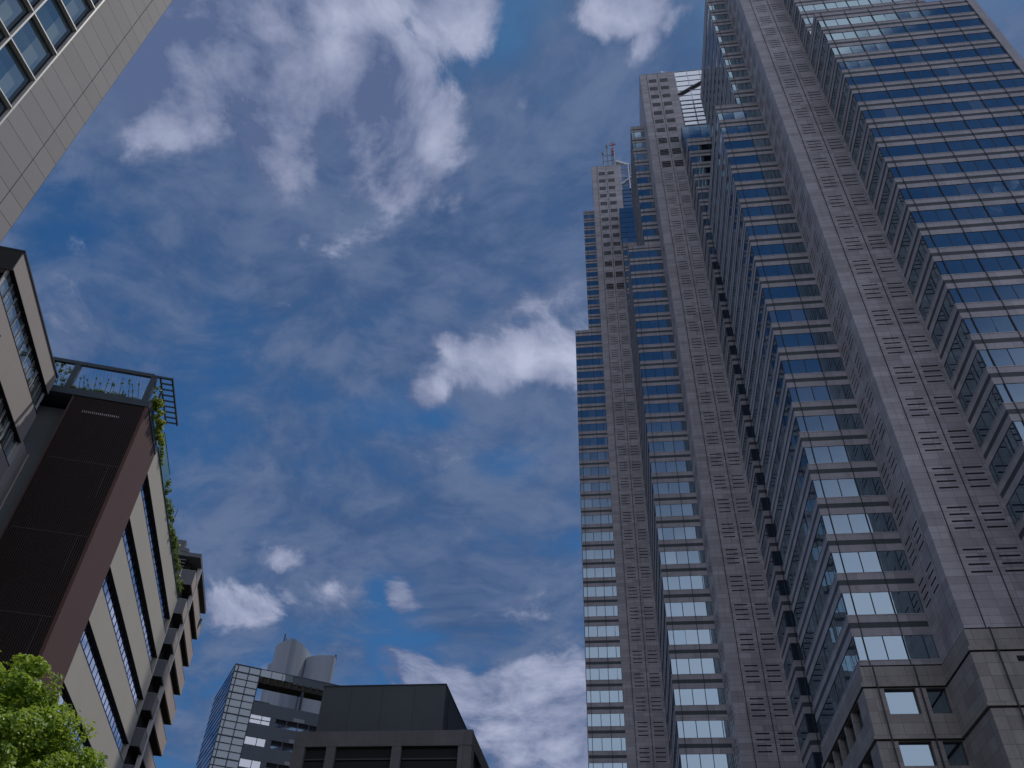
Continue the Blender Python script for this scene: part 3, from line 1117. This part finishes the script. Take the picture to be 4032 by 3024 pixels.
def grey_block():
    # local origin: far end of its side wall on the slatted front
    ox = LP[0] + PV.x * -5.86
    oy = LP[1] + PV.y * -5.86
    t = thing('apartment_building', 'grey concrete block with curtained ribbon windows under a shade-darkened roof fascia, at the left edge', 'building', (ox, oy, 0), RZ)
    conc = surface('grey_concrete', (0.37, 0.335, 0.325), 0.8, mott=0.07, mscale=0.3, streak=0.06)
    dark = surface('fascia_shaded', (0.030, 0.032, 0.034), 0.6)  # shade on the front-facing fascia is put into this dark colour
    pil = surface('pilaster_concrete', (0.40, 0.39, 0.39), 0.8, mott=0.12, mscale=0.9)
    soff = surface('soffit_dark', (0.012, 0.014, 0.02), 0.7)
    fr = surface('white_frame', (0.55, 0.54, 0.52), 0.45)
    g = glass('curtain_glass', tint=(0.62, 0.74, 0.78), base=(0.05, 0.075, 0.07), fac=0.10, streaks=(0.60, 0.66, 0.68), graze=0.5)
    heads = [34.46, 30.60, 26.75, 22.9, 19.05, 15.2, 11.3, 7.5]
    wh = 1.65
    b = MB()
    prev = 35.80
    y0, y1 = -10.47, -0.02
    for h in heads:
        b.box(-9, 0, y0, y1, h, prev, conc)
        prev = h - wh
    b.box(-9, 0, y0, y1, 0, prev, conc)
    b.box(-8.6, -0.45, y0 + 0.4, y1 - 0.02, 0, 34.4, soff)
    b.build('concrete_wall', t)
    b = MB()
    b.box(-9.05, 0.05, y0 - 0.06, y1 + 0.01, 35.80, 35.92, dark)
    b.box(-9.0, -0.02, y0 - 0.05, y0 - 0.002, 34.30, 35.80, dark)
    b.build('roof_fascia', t)
    for h in heads:
        w = MB()
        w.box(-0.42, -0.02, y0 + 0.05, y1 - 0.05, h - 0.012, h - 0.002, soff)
        ys = [y0 + 0.15 + 1.03 * i for i in range(11)]
        for ya, yb in zip(ys[:-1], ys[1:]):
            yb = min(yb, y1 - 0.05)
            e = random.gauss(0, 0.003)
            w.poly([(-0.26 + e, yb, h - wh), (-0.26 - e, ya, h - wh), (-0.26 - e, ya, h - 0.02), (-0.26 + e, yb, h - 0.02)], g)
        for i, ya in enumerate(ys):
            ww = 0.035 if i not in (0, 10) else 0.10
            w.box(-0.30, -0.22, ya - ww, ya + ww, h - wh, h - 0.02, fr if i % 2 == 0 else MATS['grey_concrete'])
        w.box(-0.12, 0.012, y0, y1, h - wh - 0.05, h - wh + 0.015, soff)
        w.build('ribbon_window', t)
    for y, z in ((-9.1, 32.2), (-8.5, 32.0), (-7.3, 31.55), (-6.9, 31.0), (-6.5, 30.95)):
        v = MB()
        v.tube((0.0, y - 1.0, z), (0.12, y - 1.0, z), 0.07, 0.07, soff, 10)
        v.build('vent_cap', t)
    b = MB()
    b.box(-1.6, 0.03, 0.0, 1.36, 0, 30.75, pil)
    b.box(-1.6, 0.10, 1.36, 1.45, 0, 30.80, fr)
    b.build('pilaster', t)
    return t


grey_block()


def balcony_block():
    t = thing('apartment_building', 'brown balcony apartment block with stacked grey parapets, behind the pale ribbon-window wall', 'building', (-40.53, 67.46, 0), RZ)
    beige = surface('beige_wall', (0.47, 0.405, 0.38), 0.8, mott=0.07, mscale=0.4, streak=0.08)
    gp = surface('grey_parapet', (0.135, 0.14, 0.15), 0.8, mott=0.16, mscale=0.6, streak=0.15)
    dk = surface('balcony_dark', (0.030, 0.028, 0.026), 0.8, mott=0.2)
    white = surface('pipe_white', (0.6, 0.6, 0.58), 0.5)
    rail = surface('rail_grey', (0.28, 0.29, 0.30), 0.5)
    L = 12.5
    b = MB()
    b.box(-10, -0.9, 1.4, L + 0.5, 0, 42.2, dk)
    b.box(-10, -1.9, 0.6, 1.4, 0, 44.2, gp)
    b.build('wall', t)
    b = MB()
    b.box(-4.0, 0.05, -0.05, L, 42.2, 42.62, gp)
    b.box(-9, -1.25, -0.1, 1.4, 42.62, 43.0, gp)
    b.build('roof', t)
    b = MB()
    b.box(-0.30, 0.10, 2.2, 2.42, 0, 42.2, white)
    b.build('downpipe', t)
    tops = [40.72 - 3.0 * i for i in range(13)]
    for z in tops:
        p = MB()
        h = 1.46
        p.box(-4.0, -0.002, 0.0, 0.12, z - h, z, gp)
        p.box(-4.0, 0.02, -0.02, 0.14, z, z + 0.05, rail)
        p.box(-0.12, 0.0, 0.12, L, z - h, z, beige)
        p.box(-0.14, 0.02, 0.14, L, z, z + 0.04, beige)
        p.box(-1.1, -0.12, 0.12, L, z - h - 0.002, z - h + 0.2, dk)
        p.box(-0.9, 0.0, L, L + 0.12, z - h, z, beige)
        bal = p.build('balcony', t)
        q = MB()
        q.tube((-1.30, -0.05, z - 0.05), (-1.30, -0.05, z - h + 0.1), 0.04, 0.04, white, 6)
        q.tube((-1.30, -0.07, z - h + 0.22), (-0.95, -0.07, z - h + 0.22), 0.045, 0.045, white, 6)
        q.build('drain_pipe', bal)
        q = MB()
        for dz in (0.35, 0.7, 1.05):
            q.box(-4, -1.25, 0.02, 0.06, z + dz, z + dz + 0.05, rail)
        q.build('railing', bal)
    b = MB()
    b.tube((-0.15, L - 2, 39.2), (0.15, L - 2.2, 40.6), 0.10, 0.14, gp, 8)
    b.build('lamp_arm', t)
    return t


balcony_block()


# ------------------------------------------------------------------ glass office tower behind
def glass_office():
    t = thing('office_building', 'gridded glass office tower with an open crown, in front of the curved white tower', 'building', (-78.63, 156.34, 0), R(90 - 56.5))
    # local x runs along the front face, y into the depth
    pale = glass('pale_spandrel', tint=(0.65, 0.72, 0.74), base=(0.24, 0.285, 0.32), fac=0.16)
    blue = glass('side_glass', tint=(0.55, 0.68, 0.85), base=(0.012, 0.018, 0.03), fac=0.5)
    brt = glass('bright_window', tint=(0.92, 0.95, 0.97), base=(0.42, 0.47, 0.50), fac=0.45)
    dk = surface('grid_dark', (0.06, 0.08, 0.10), 0.6)
    sp = surface('spandrel_slate', (0.115, 0.135, 0.155), 0.5, panel=(2.32, 2.8), joint=0.8, vary=0.04, mott=0.06, mscale=0.2)
    op = surface('opening_dark', (0.012, 0.014, 0.018), 0.8)
    beam = surface('beam_brown', (0.055, 0.05, 0.04), 0.8, mott=0.2)
    lightp = surface('light_panel', (0.30, 0.31, 0.33), 0.6)
    H = 70.4
    W, D = 23.2, 22.0
    row = 1.40
    b = MB()
    b.box(0.25, W, 0.25, D, 0, H - 8.6, op)
    b.build('building_core', t)
    cols = [0, 0.68, 3.0, 5.32] + [5.32 + 2.32 * i for i in range(1, 8)]
    # crown
    b = MB()
    b.box(5.32, 12.3, 0.0, 0.3, H - row, H, pale)
    b.box(12.3, W, 0.0, 0.3, H - 1.7, H, sp)
    b.box(5.32, W, 0.3, 3.4, H - row - 1.3, H - row, beam)
    for i in range(12):
        b.box(5.5 + 1.5 * i, 6.0 + 1.5 * i, -0.05, 0.28, H - row - 1.3, H - row - 0.05, beam)
    b.box(W - 0.5, W, 0.0, D, H - 8.6, H - 1.7, lightp)
    b.box(0.3, 1.0, 0.3, D, H - 8.6, H, dk)
    b.build('crown_frame', t)
    b = MB()
    b.box(14.6, 15.1, 0.1, 0.6, H - 8.6, H - row - 1.3, dk)
    b.build('crown_post', t)
    b = MB()
    b.box(6.2, 9.4, 5, 7, H - 9.0, H - 4.6, sp)
    b.build('plant_room', t)
    # left columns of pale panels
    n = int(H / row)
    b = MB()
    f = MB()
    for r in range(n):
        z1 = H - r * row
        z0 = z1 - row
        for c in range(3):
            e = random.gauss(0, 0.008)
            b.poly([(cols[c], 0.05 + e, z0), (cols[c + 1], 0.05 - e, z0), (cols[c + 1], 0.05 - e, z1), (cols[c], 0.05 + e, z1)], pale)
        w = 0.17 if r % 3 == 1 else 0.10
        f.box(0, 5.32, -0.06, 0.06, z1 - w, z1 + w * 0.4, dk)
    for c in cols[:4]:
        f.box(c - 0.09, c + 0.09, -0.05, 0.058, 0, H, dk)
    for c in cols[4:7]:
        f.box(c - 0.05, c + 0.05, -0.05, -0.002, H - row, H, dk)
    f.box(0, W, -0.06, 0.3, H, H + 0.12, dk)
    b.build('panel_grid', t)
    f.build('panel_frame', t)
    # storeys: slate spandrels and window strips
    k = 0
    z = H - 6.6
    while z > 6:
        s = MB()
        ztop = z
        s.box(5.32, W, 0.0, 0.26, ztop - 2.55, ztop, sp)
        s.build('spandrel', t)
        zb, zt = ztop - 2.55 - 1.65, ztop - 2.55
        hh = 1.65 if k else 1.75
        w = MB()
        xw = 9.4
        if k == 0:
            w.poly([(5.40, 0.08, zb + 0.05), (xw, 0.08, zb + 0.05), (xw, 0.08, zt), (5.40, 0.08, zt)], brt)
            w.box(5.4, xw, -0.03, 0.09, (zb + zt) / 2 - 0.06, (zb + zt) / 2 + 0.06, dk)
        else:
            w.poly([(5.40, 0.08, zb + 0.12), (xw, 0.08, zb + 0.12), (xw, 0.08, zt - 0.10), (5.40, 0.08, zt - 0.10)], brt)
            w.box(5.34, W, 0.02, 0.1, zb, zb + 0.12, sp)
            w.box(5.34, xw, 0.02, 0.1, zt - 0.10, zt, sp)
        w.box(7.64, 7.76, 0.02, 0.10, zb, zt, dk)
        w.box(xw, xw + 1.1, 0.04, 0.1, zb, zt, sp)
        w.poly([(xw + 1.1, 0.22, zb), (W, 0.22, zb), (W, 0.22, zb + 0.75), (xw + 1.1, 0.22, zb + 0.75)], blue)
        x = xw + 1.1
        while x < W:
            w.box(x - 0.06, x + 0.06, 0.02, 0.24, zb, zt, sp)
            x += 2.32
        w.box(xw + 1.1, W, 0.04, 0.2, zb + 0.70, zb + 0.80, dk)
        w.build('window_band', t)
        if k % 1 == 0:
            l = MB()
            l.box(14.0, 16.3, -0.05, -0.003, zt + 0.08, zt + 0.75, lightp)
            l.build('blind_box', t)
        z = zb
        k += 1
    # left side face
    b = MB()
    for r in range(n):
        z1 = H - r * row
        y = 0.3
        while y < D - 0.1:
            e = random.gauss(0, 0.01)
            y2 = min(y + 2.4, D)
            b.poly([(0.02 + e, y2, z1 - row), (0.02 - e, y, z1 - row), (0.02 - e, y, z1), (0.02 + e, y2, z1)], blue)
            y = y2
        b.box(-0.05, 0.03, 0.1, D, z1 - 0.08, z1 + 0.02, dk)
    b.build('side_glazing', t)
    b = MB()
    b.box(0.03, W, D, D + 0.2, 0, H - 0.2, sp)
    b.box(W, W + 0.2, 0.02, D + 0.2, 0, H - 8.6, sp)
    b.build('rear_wall', t)
    return t


glass_office()


# ------------------------------------------------------------------ curved white tower far behind
def curved_tower():
    D0 = 232.0

    def P(az, d):
        return (d * math.sin(R(az)), d * math.cos(R(az)))
    t = thing('tower', 'pale curved tower of two rounded shafts rising behind the gridded glass office', 'tower', (0, 0, 0))
    c0 = Vector((D0 * math.sin(R(-22.3)), D0 * math.cos(R(-22.3)), 0))
    t.location = c0
    wall = surface('hazed_shell', (0.29, 0.325, 0.37), 0.6, panel=(2.1, 200.0), joint=0.8, vary=0.10, mott=0.05, mscale=0.06)  # bluish grey: distance haze mixed into the shell colour
    met = surface('rod_grey', (0.12, 0.13, 0.14), 0.6)

    def curve(pts, n=9):
        """Catmull-Rom through az,dist points"""
        q = [pts[0]] + pts + [pts[-1]]
        out = []
        for i in range(1, len(q) - 2):
            for j in range(n):
                s = j / n
                r = []
                for c in (0, 1):
                    p0, p1, p2, p3 = q[i - 1][c], q[i][c], q[i + 1][c], q[i + 2][c]
                    r.append(0.5 * (2 * p1 + (p2 - p0) * s + (2 * p0 - 5 * p1 + 4 * p2 - p3) * s * s + (3 * p1 - p0 - 3 * p2 + p3) * s ** 3))
                out.append(tuple(r))
        out.append(pts[-1])
        return out

    def shaft(front, z, name, back=26):
        f = curve(front)
        poly = [P(a, d) for a, d in f]
        poly += [P(f[-1][0] - 0.05, f[-1][1] + back), P(f[0][0] + 0.05, f[0][1] + back)]
        poly = [(x - c0.x, y - c0.y) for x, y in poly]
        b = MB()
        b.prism(poly, 0, z, wall)
        o = b.build(name, t)
        return o
    z1 = 101.8
    shaft([(-24.37, 237.0), (-24.15, 234.8), (-23.75, 232.4), (-23.48, 230.4), (-23.1, 231.2), (-22.5, 234.2), (-21.94, 239.5)], z1, 'curved_shaft')
    z2 = 99.5
    shaft([(-22.16, 236.5), (-21.6, 234.6), (-20.9, 233.2), (-20.35, 233.0), (-20.16, 235.0)], z2, 'curved_shaft')
    shaft([(-24.60, 240.5), (-24.45, 239.2), (-24.30, 238.6)], 97.4, 'curved_shaft', back=12)
    b = MB()
    for az, d, h in ((-23.95, 235, 3.0), (-23.90, 236, 3.4), (-23.80, 236, 2.2)):
        x, y = P(az, d)
        b.tube((x - c0.x, y - c0.y, z1), (x - c0.x, y - c0.y, z1 + h), 0.16, 0.13, met)
    b.build('roof_aerial', t)
    b = MB()
    x, y = P(-20.22, 235.5)
    b.tube((x - c0.x, y - c0.y, z2), (x - c0.x, y - c0.y, z2 + 1.3), 0.45, 0.35, met)
    b.build('roof_beacon', t)


curved_tower()


# ------------------------------------------------------------------ dark building, lower centre
def dark_building():
    t = thing('office_building', 'dark concrete building with louvred openings and a black box penthouse, at the bottom centre', 'building', (-28.1, 70.0, 0))
    conc = surface('worn_concrete', (0.125, 0.125, 0.125), 0.85, panel=(2.55, 30.0), offset=(0.6, 3), joint=0.7, vary=0.06, mott=0.30, mscale=0.45, streak=0.22, bump=0.3)
    box = surface('penthouse_sheet', (0.062, 0.074, 0.076), 0.6, panel=(2.95, 40.0), offset=(0.2, 5), joint=0.35, vary=0.05, mott=0.12, mscale=0.3, mortar=0.02)
    boxs = surface('penthouse_side', (0.050, 0.064, 0.078), 0.6, mott=0.08, mscale=0.3)
    cap = surface('roof_trim', (0.02, 0.022, 0.035), 0.5)
    dk = surface('louvre_dark', (0.018, 0.019, 0.021), 0.8)
    lou = surface('louvre_slat', (0.055, 0.06, 0.065), 0.7)
    W, D = 15.44, 16.0
    z1 = 26.2
    zo = 24.95
    ops = [(1.05, 2.95), (3.75, 8.65), (9.45, 14.30)]
    b = MB()
    b.box(0, W, 0, 0.6, zo, z1, conc)
    xs = [0] + [v for o in ops for v in o] + [W]
    for i in range(0, len(xs), 2):
        b.box(xs[i], xs[i + 1], 0.02, 0.6, 0, zo, conc)
    zz = zo - 4.2
    while zz > 0:
        for x0, x1 in ops:
            b.box(x0, x1, 0.03, 0.6, max(zz - 1.2, 0), zz, conc)
        zz -= 5.4
    b.box(0.0, W - 0.6, 0.6, D, 0, z1 - 0.3, conc)
    # right-hand side with its own openings
    b.box(W - 0.6, W, 0.6, D, zo, z1, conc)
    for y0, y1 in ((0.6, 1.4), (5.6, 6.4), (10.6, 11.4), (15.2, D)):
        b.box(W - 0.6, W - 0.015, y0, y1, 0, zo, conc)
    b.box(W - 1.15, W + 0.03, -0.03, 0.6, z1 - 1.22, z1 + 0.02, conc)
    b.build('concrete_frame', t)
    for x0, x1 in ops:
        l = MB()
        l.box(x0, x1, 0.55, 0.62, 2, zo, dk)
        z = zo - 0.95
        while z > 2:
            l.box(x0, x1, 0.30, 0.54, z - 0.06, z + 0.06, lou)
            l.box(x0, x1, 0.36, 0.54, z + 0.06, z + 0.82, dk)
            z -= 0.98
        l.build('louvre_opening', t)
    l = MB()
    for y0, y1 in ((1.4, 5.6), (6.4, 10.6), (11.4, 15.2)):
        l.box(W - 0.58, W - 0.35, y0, y1, 2, zo, dk)
        z = zo - 0.95
        while z > 12:
            l.box(W - 0.35, W - 0.18, y0, y1, z - 0.05, z + 0.05, lou)
            z -= 0.98
    l.build('louvre_opening', t)
    p = MB()
    p.box(1.0, 12.4, 2.0, 2.2, z1 - 0.3, 30.9, box)
    p.box(1.0, 1.2, 2.2, 13.5, z1 - 0.3, 30.88, boxs)
    p.box(12.2, 12.4, 2.2, 13.5, z1 - 0.3, 30.88, boxs)
    p.box(1.2, 12.2, 13.3, 13.5, z1 - 0.3, 30.88, boxs)
    p.box(1.2, 12.2, 2.2, 13.3, 30.4, 30.7, cap)
    pent = p.build('penthouse', t)
    c = MB()
    c.box(0.96, 12.45, 1.95, 13.55, 30.9, 31.0, cap)
    c.build('roof_trim', pent)
    q = MB()
    q.tube((12.55, 3.2, z1 - 0.3), (12.55, 3.2, 30.2), 0.06, 0.06, cap, 8)
    q.build('downpipe', t)
    for x in (13.2, 14.2):
        v = MB()
        v.tube((x, 3.0, z1 - 0.3), (x, 3.0, z1 + 0.35), 0.10, 0.10, cap, 8)
        v.tube((x - 0.14, 3.0, z1 + 0.35), (x + 0.14, 3.0, z1 + 0.40), 0.12, 0.12, cap, 8)
        v.build('roof_vent', t)


dark_building()


# ------------------------------------------------------------------ leaves
def leaf_mesh(name, centers, normals, size, mat, parent=None, loc=None, tone=None, shape='leaf'):
    n = len(centers)
    nrm = normals / np.maximum(np.linalg.norm(normals, axis=1, keepdims=True), 1e-6)
    ref = RNG.normal(size=(n, 3))
    a = np.cross(nrm, ref)
    a /= np.maximum(np.linalg.norm(a, axis=1, keepdims=True), 1e-6)
    bb = np.cross(nrm, a)
    sz = (size * RNG.uniform(0.65, 1.3, n))[:, None]
    # five-pointed leaf folded on its midrib
    pat = [(-1.0, 0.0, 0.0), (-0.25, 0.62, 0.16), (0.15, 0.42, 0.08), (0.55, 0.66, 0.10), (1.0, 0.0, -0.16), (0.55, -0.66, 0.10), (0.15, -0.42, 0.08), (-0.25, -0.62, 0.16)]
    V = np.empty((n, 8, 3))
    for i, (u, v, w) in enumerate(pat):
        V[:, i] = centers + (a * u + bb * v + nrm * w) * sz
    me = bpy.data.meshes.new(name)
    me.vertices.add(n * 8)
    me.vertices.foreach_set('co', V.ravel())
    faces = np.array([[0, 1, 2, 3, 4], [0, 4, 5, 6, 7]])
    idx = (np.arange(n)[:, None, None] * 8 + faces[None]).reshape(-1)
    me.loops.add(len(idx))
    me.loops.foreach_set('vertex_index', idx)
    me.polygons.add(n * 2)
    me.polygons.foreach_set('loop_start', np.arange(n * 2) * 5)
    me.polygons.foreach_set('loop_total', np.full(n * 2, 5))
    at = me.attributes.new('tone', 'FLOAT', 'POINT')
    tv = tone if tone is not None else RNG.uniform(0, 1, n)
    at.data.foreach_set('value', np.repeat(tv, 8).astype(np.float32))
    me.materials.append(mat)
    me.update(calc_edges=True)
    me.validate()
    o = bpy.data.objects.new(name, me)
    COL.objects.link(o)
    if parent:
        o.parent = parent
    if loc:
        o.location = loc
    return o


def tree():
    t = thing('broadleaf_tree', 'bright green broadleaf tree with dense small leaves in the lower left corner', 'tree', (-18.35, 19.6, 0))
    bark = surface('bark', (0.11, 0.085, 0.065), 0.9, mott=0.3, mscale=3.0, bump=0.6)
    lm = leaf_mat('tree_leaf', (0.06, 0.155, 0.020), (0.36, 0.49, 0.06), (0.46, 0.57, 0.06))
    b = MB()
    b.tube((0, 0, 0), (0.1, 0.05, 2.6), 0.26, 0.20, bark, 12)
    b.tube((0.1, 0.05, 2.6), (0.0, 0.1, 6.2), 0.20, 0.11, bark, 10)
    for i in range(12):
        a = i * 2.4
        z = 2.6 + 0.33 * i
        l = 2.6 - 0.08 * i
        p = Vector((0.08, 0.06, z))
        q = p + Vector((math.cos(a) * l * 0.6, math.sin(a) * l * 0.6, 0.9))
        r = q + Vector((math.cos(a + 0.3) * l * 0.5, math.sin(a + 0.3) * l * 0.5, 0.9))
        b.tube(p, q, 0.09, 0.06, bark, 7)
        b.tube(q, r, 0.06, 0.025, bark, 6)
    b.build('trunk', t)
    # clumps over an uneven ellipsoid
    C = Vector((0.25, 0.1, 6.95))
    ctr, nor, tone = [], [], []
    clumps = []
    while len(clumps) < 860:
        v = RNG.normal(size=3)
        v /= np.linalg.norm(v)
        if v[2] < -0.75:
            continue
        r = RNG.uniform(0.78, 0.97) if len(clumps) > 160 else RNG.uniform(0.35, 0.75)
        bump = 1 + 0.035 * math.sin(v[0] * 7 + v[2] * 4) + 0.03 * math.sin(v[1] * 9 - v[2] * 6)
        clumps.append((np.array([v[0] * 4.45, v[1] * 4.45, v[2] * 4.3]) * r * bump, v))
    for c, v in clumps:
        n = int(RNG.integers(130, 230))
        rad = RNG.uniform(0.30, 0.62)
        d = RNG.normal(size=(n, 3))
        d /= np.linalg.norm(d, axis=1, keepdims=True)
        rr = rad * RNG.uniform(0.45, 1.0, (n, 1)) ** 0.6
        pts = c + d * rr * np.array([1, 1, 0.62])
        ctr.append(pts + np.array(C))
        nor.append(d * 0.5 + v * 0.5 + np.array([0, 0, 0.75]) + RNG.normal(size=(n, 3)) * 0.7)
        base = RNG.uniform(0.2, 0.8)
        tone.append(np.clip(base + RNG.normal(size=n) * 0.25, 0, 1))
    leaf_mesh('crown', np.concatenate(ctr), np.concatenate(nor), 0.062, lm, t, tone=np.concatenate(tone))


tree()


def plant(name, label, cat, pts, size, mat, loc, rz=RZ, stems=None, spread=0.2, n=400, up=0.6):
    """leafy plant along a list of local (x, y, z, radius) spots"""
    t = thing(name, label, cat, loc, rz)
    cs, ns = [], []
    w = np.array([p[3] ** 2 for p in pts])
    w /= w.sum()
    for p, f in zip(pts, w):
        m_ = max(6, int(n * f))
        d = RNG.normal(size=(m_, 3))
        d /= np.linalg.norm(d, axis=1, keepdims=True)
        cs.append(np.array(p[:3]) + d * p[3] * RNG.uniform(0.3, 1, (m_, 1)))
        ns.append(d + np.array([0, 0, up]) + RNG.normal(size=(m_, 3)) * 0.4)
    leaf_mesh('foliage', np.concatenate(cs), np.concatenate(ns), size, mat, t)
    if stems:
        st = surface('stem', (0.06, 0.07, 0.04), 0.9)
        b = MB()
        for p, q in stems:
            b.tube(p, q, 0.02, 0.012, st, 5)
        b.build('stem', t)
    return t


def roof_plants():
    lm = leaf_mat('vine_leaf', (0.04, 0.085, 0.018), (0.20, 0.27, 0.05))
    lb = leaf_mat('vine_leaf_bright', (0.10, 0.18, 0.03), (0.40, 0.46, 0.08))
    L = (LP[0], LP[1], 0)
    rnd = random.Random(3)
    # low creeper along the curb
    pts = [(-0.9 - 0.16 * i, 0.25, 35.35 + rnd.uniform(-0.05, 0.22), rnd.uniform(0.10, 0.26)) for i in range(26)]
    stems = []
    for i in range(15):
        x = -0.8 - 0.3 * i
        p = (x, 0.24, 35.3)
        q = (x - rnd.uniform(0.1, 0.5), 0.24, 35.3 + rnd.uniform(0.6, 1.7))
        stems.append((p, q))
        for s in range(3):
            f = rnd.uniform(0.4, 1.0)
            if rnd.random() < 0.75:
                pts.append((p[0] + (q[0] - p[0]) * f, 0.24, p[2] + (q[2] - p[2]) * f, rnd.uniform(0.04, 0.10)))
    plant('climbing_plant', 'thin creeper climbing the wires of the roof railing above the brown slats', 'plant', pts, 0.055, lm, L, stems=stems, n=1300)
    # bushy creeper on the left, over the rail
    pts = [(-5.4 - rnd.uniform(0, 1.6), 0.22, 35.3 + rnd.uniform(0, 2.2), rnd.uniform(0.08, 0.2)) for _ in range(40)]
    pts += [(-3.4 - 0.17 * i, 0.1, 37.52, 0.07) for i in range(24)]
    plant('climbing_plant', 'creeper hanging over the roof rail next to the grey concrete block', 'plant', pts, 0.055, lm, L, n=900,
          stems=[((-5.5 - 0.3 * i, 0.24, 35.3), (-5.8 - 0.3 * i, 0.24, 37.2)) for i in range(5)])
    # bright vine at the corner, hanging down the side
    pts = []
    for i in range(46):
        y = rnd.uniform(0.2, 5.0)
        pts.append((0.10 + rnd.uniform(-0.15, 0.35), y, 35.5 + rnd.uniform(-0.3, 0.9) * (1 - y / 8), rnd.uniform(0.12, 0.30)))
    for i in range(12):
        pts.append((-0.2 + rnd.uniform(-0.2, 0.2), 0.4 + rnd.uniform(0, 0.8), 35.4 + 0.17 * i, rnd.uniform(0.08, 0.18)))
    for i in range(10):
        pts.append((0.12, 5.0 + 0.25 * i, 36.3 - 0.09 * i, 0.14))
    plant('climbing_plant', 'bright yellow-green vine spilling from the roof corner under the ladder-like trellis', 'plant', pts, 0.075, lb, L, n=2600,
          stems=[((-0.2, 0.6, 35.2), (-0.3, 0.6, 37.3)), ((0.2, 2.2, 35.2), (0.25, 2.4, 36.4))])
    # hedge along the roof edge
    pts = []
    for i in range(150):
        y = 10.5 + i * 0.115
        pts.append((rnd.uniform(-0.6, 0.12), y, 35.55 + rnd.uniform(0, 1.0) * (1.0 - 0.25 * (y - 10) / 17), rnd.uniform(0.18, 0.34)))
    plant('hedge', 'shaggy green hedge along the roof edge above the pale ribbon-window wall', 'hedge', pts, 0.085, lm, L, n=5200,
          stems=[((-0.3, 11 + 2 * i, 35.3), (-0.3, 11 + 2 * i, 36.3)) for i in range(8)])


roof_plants()
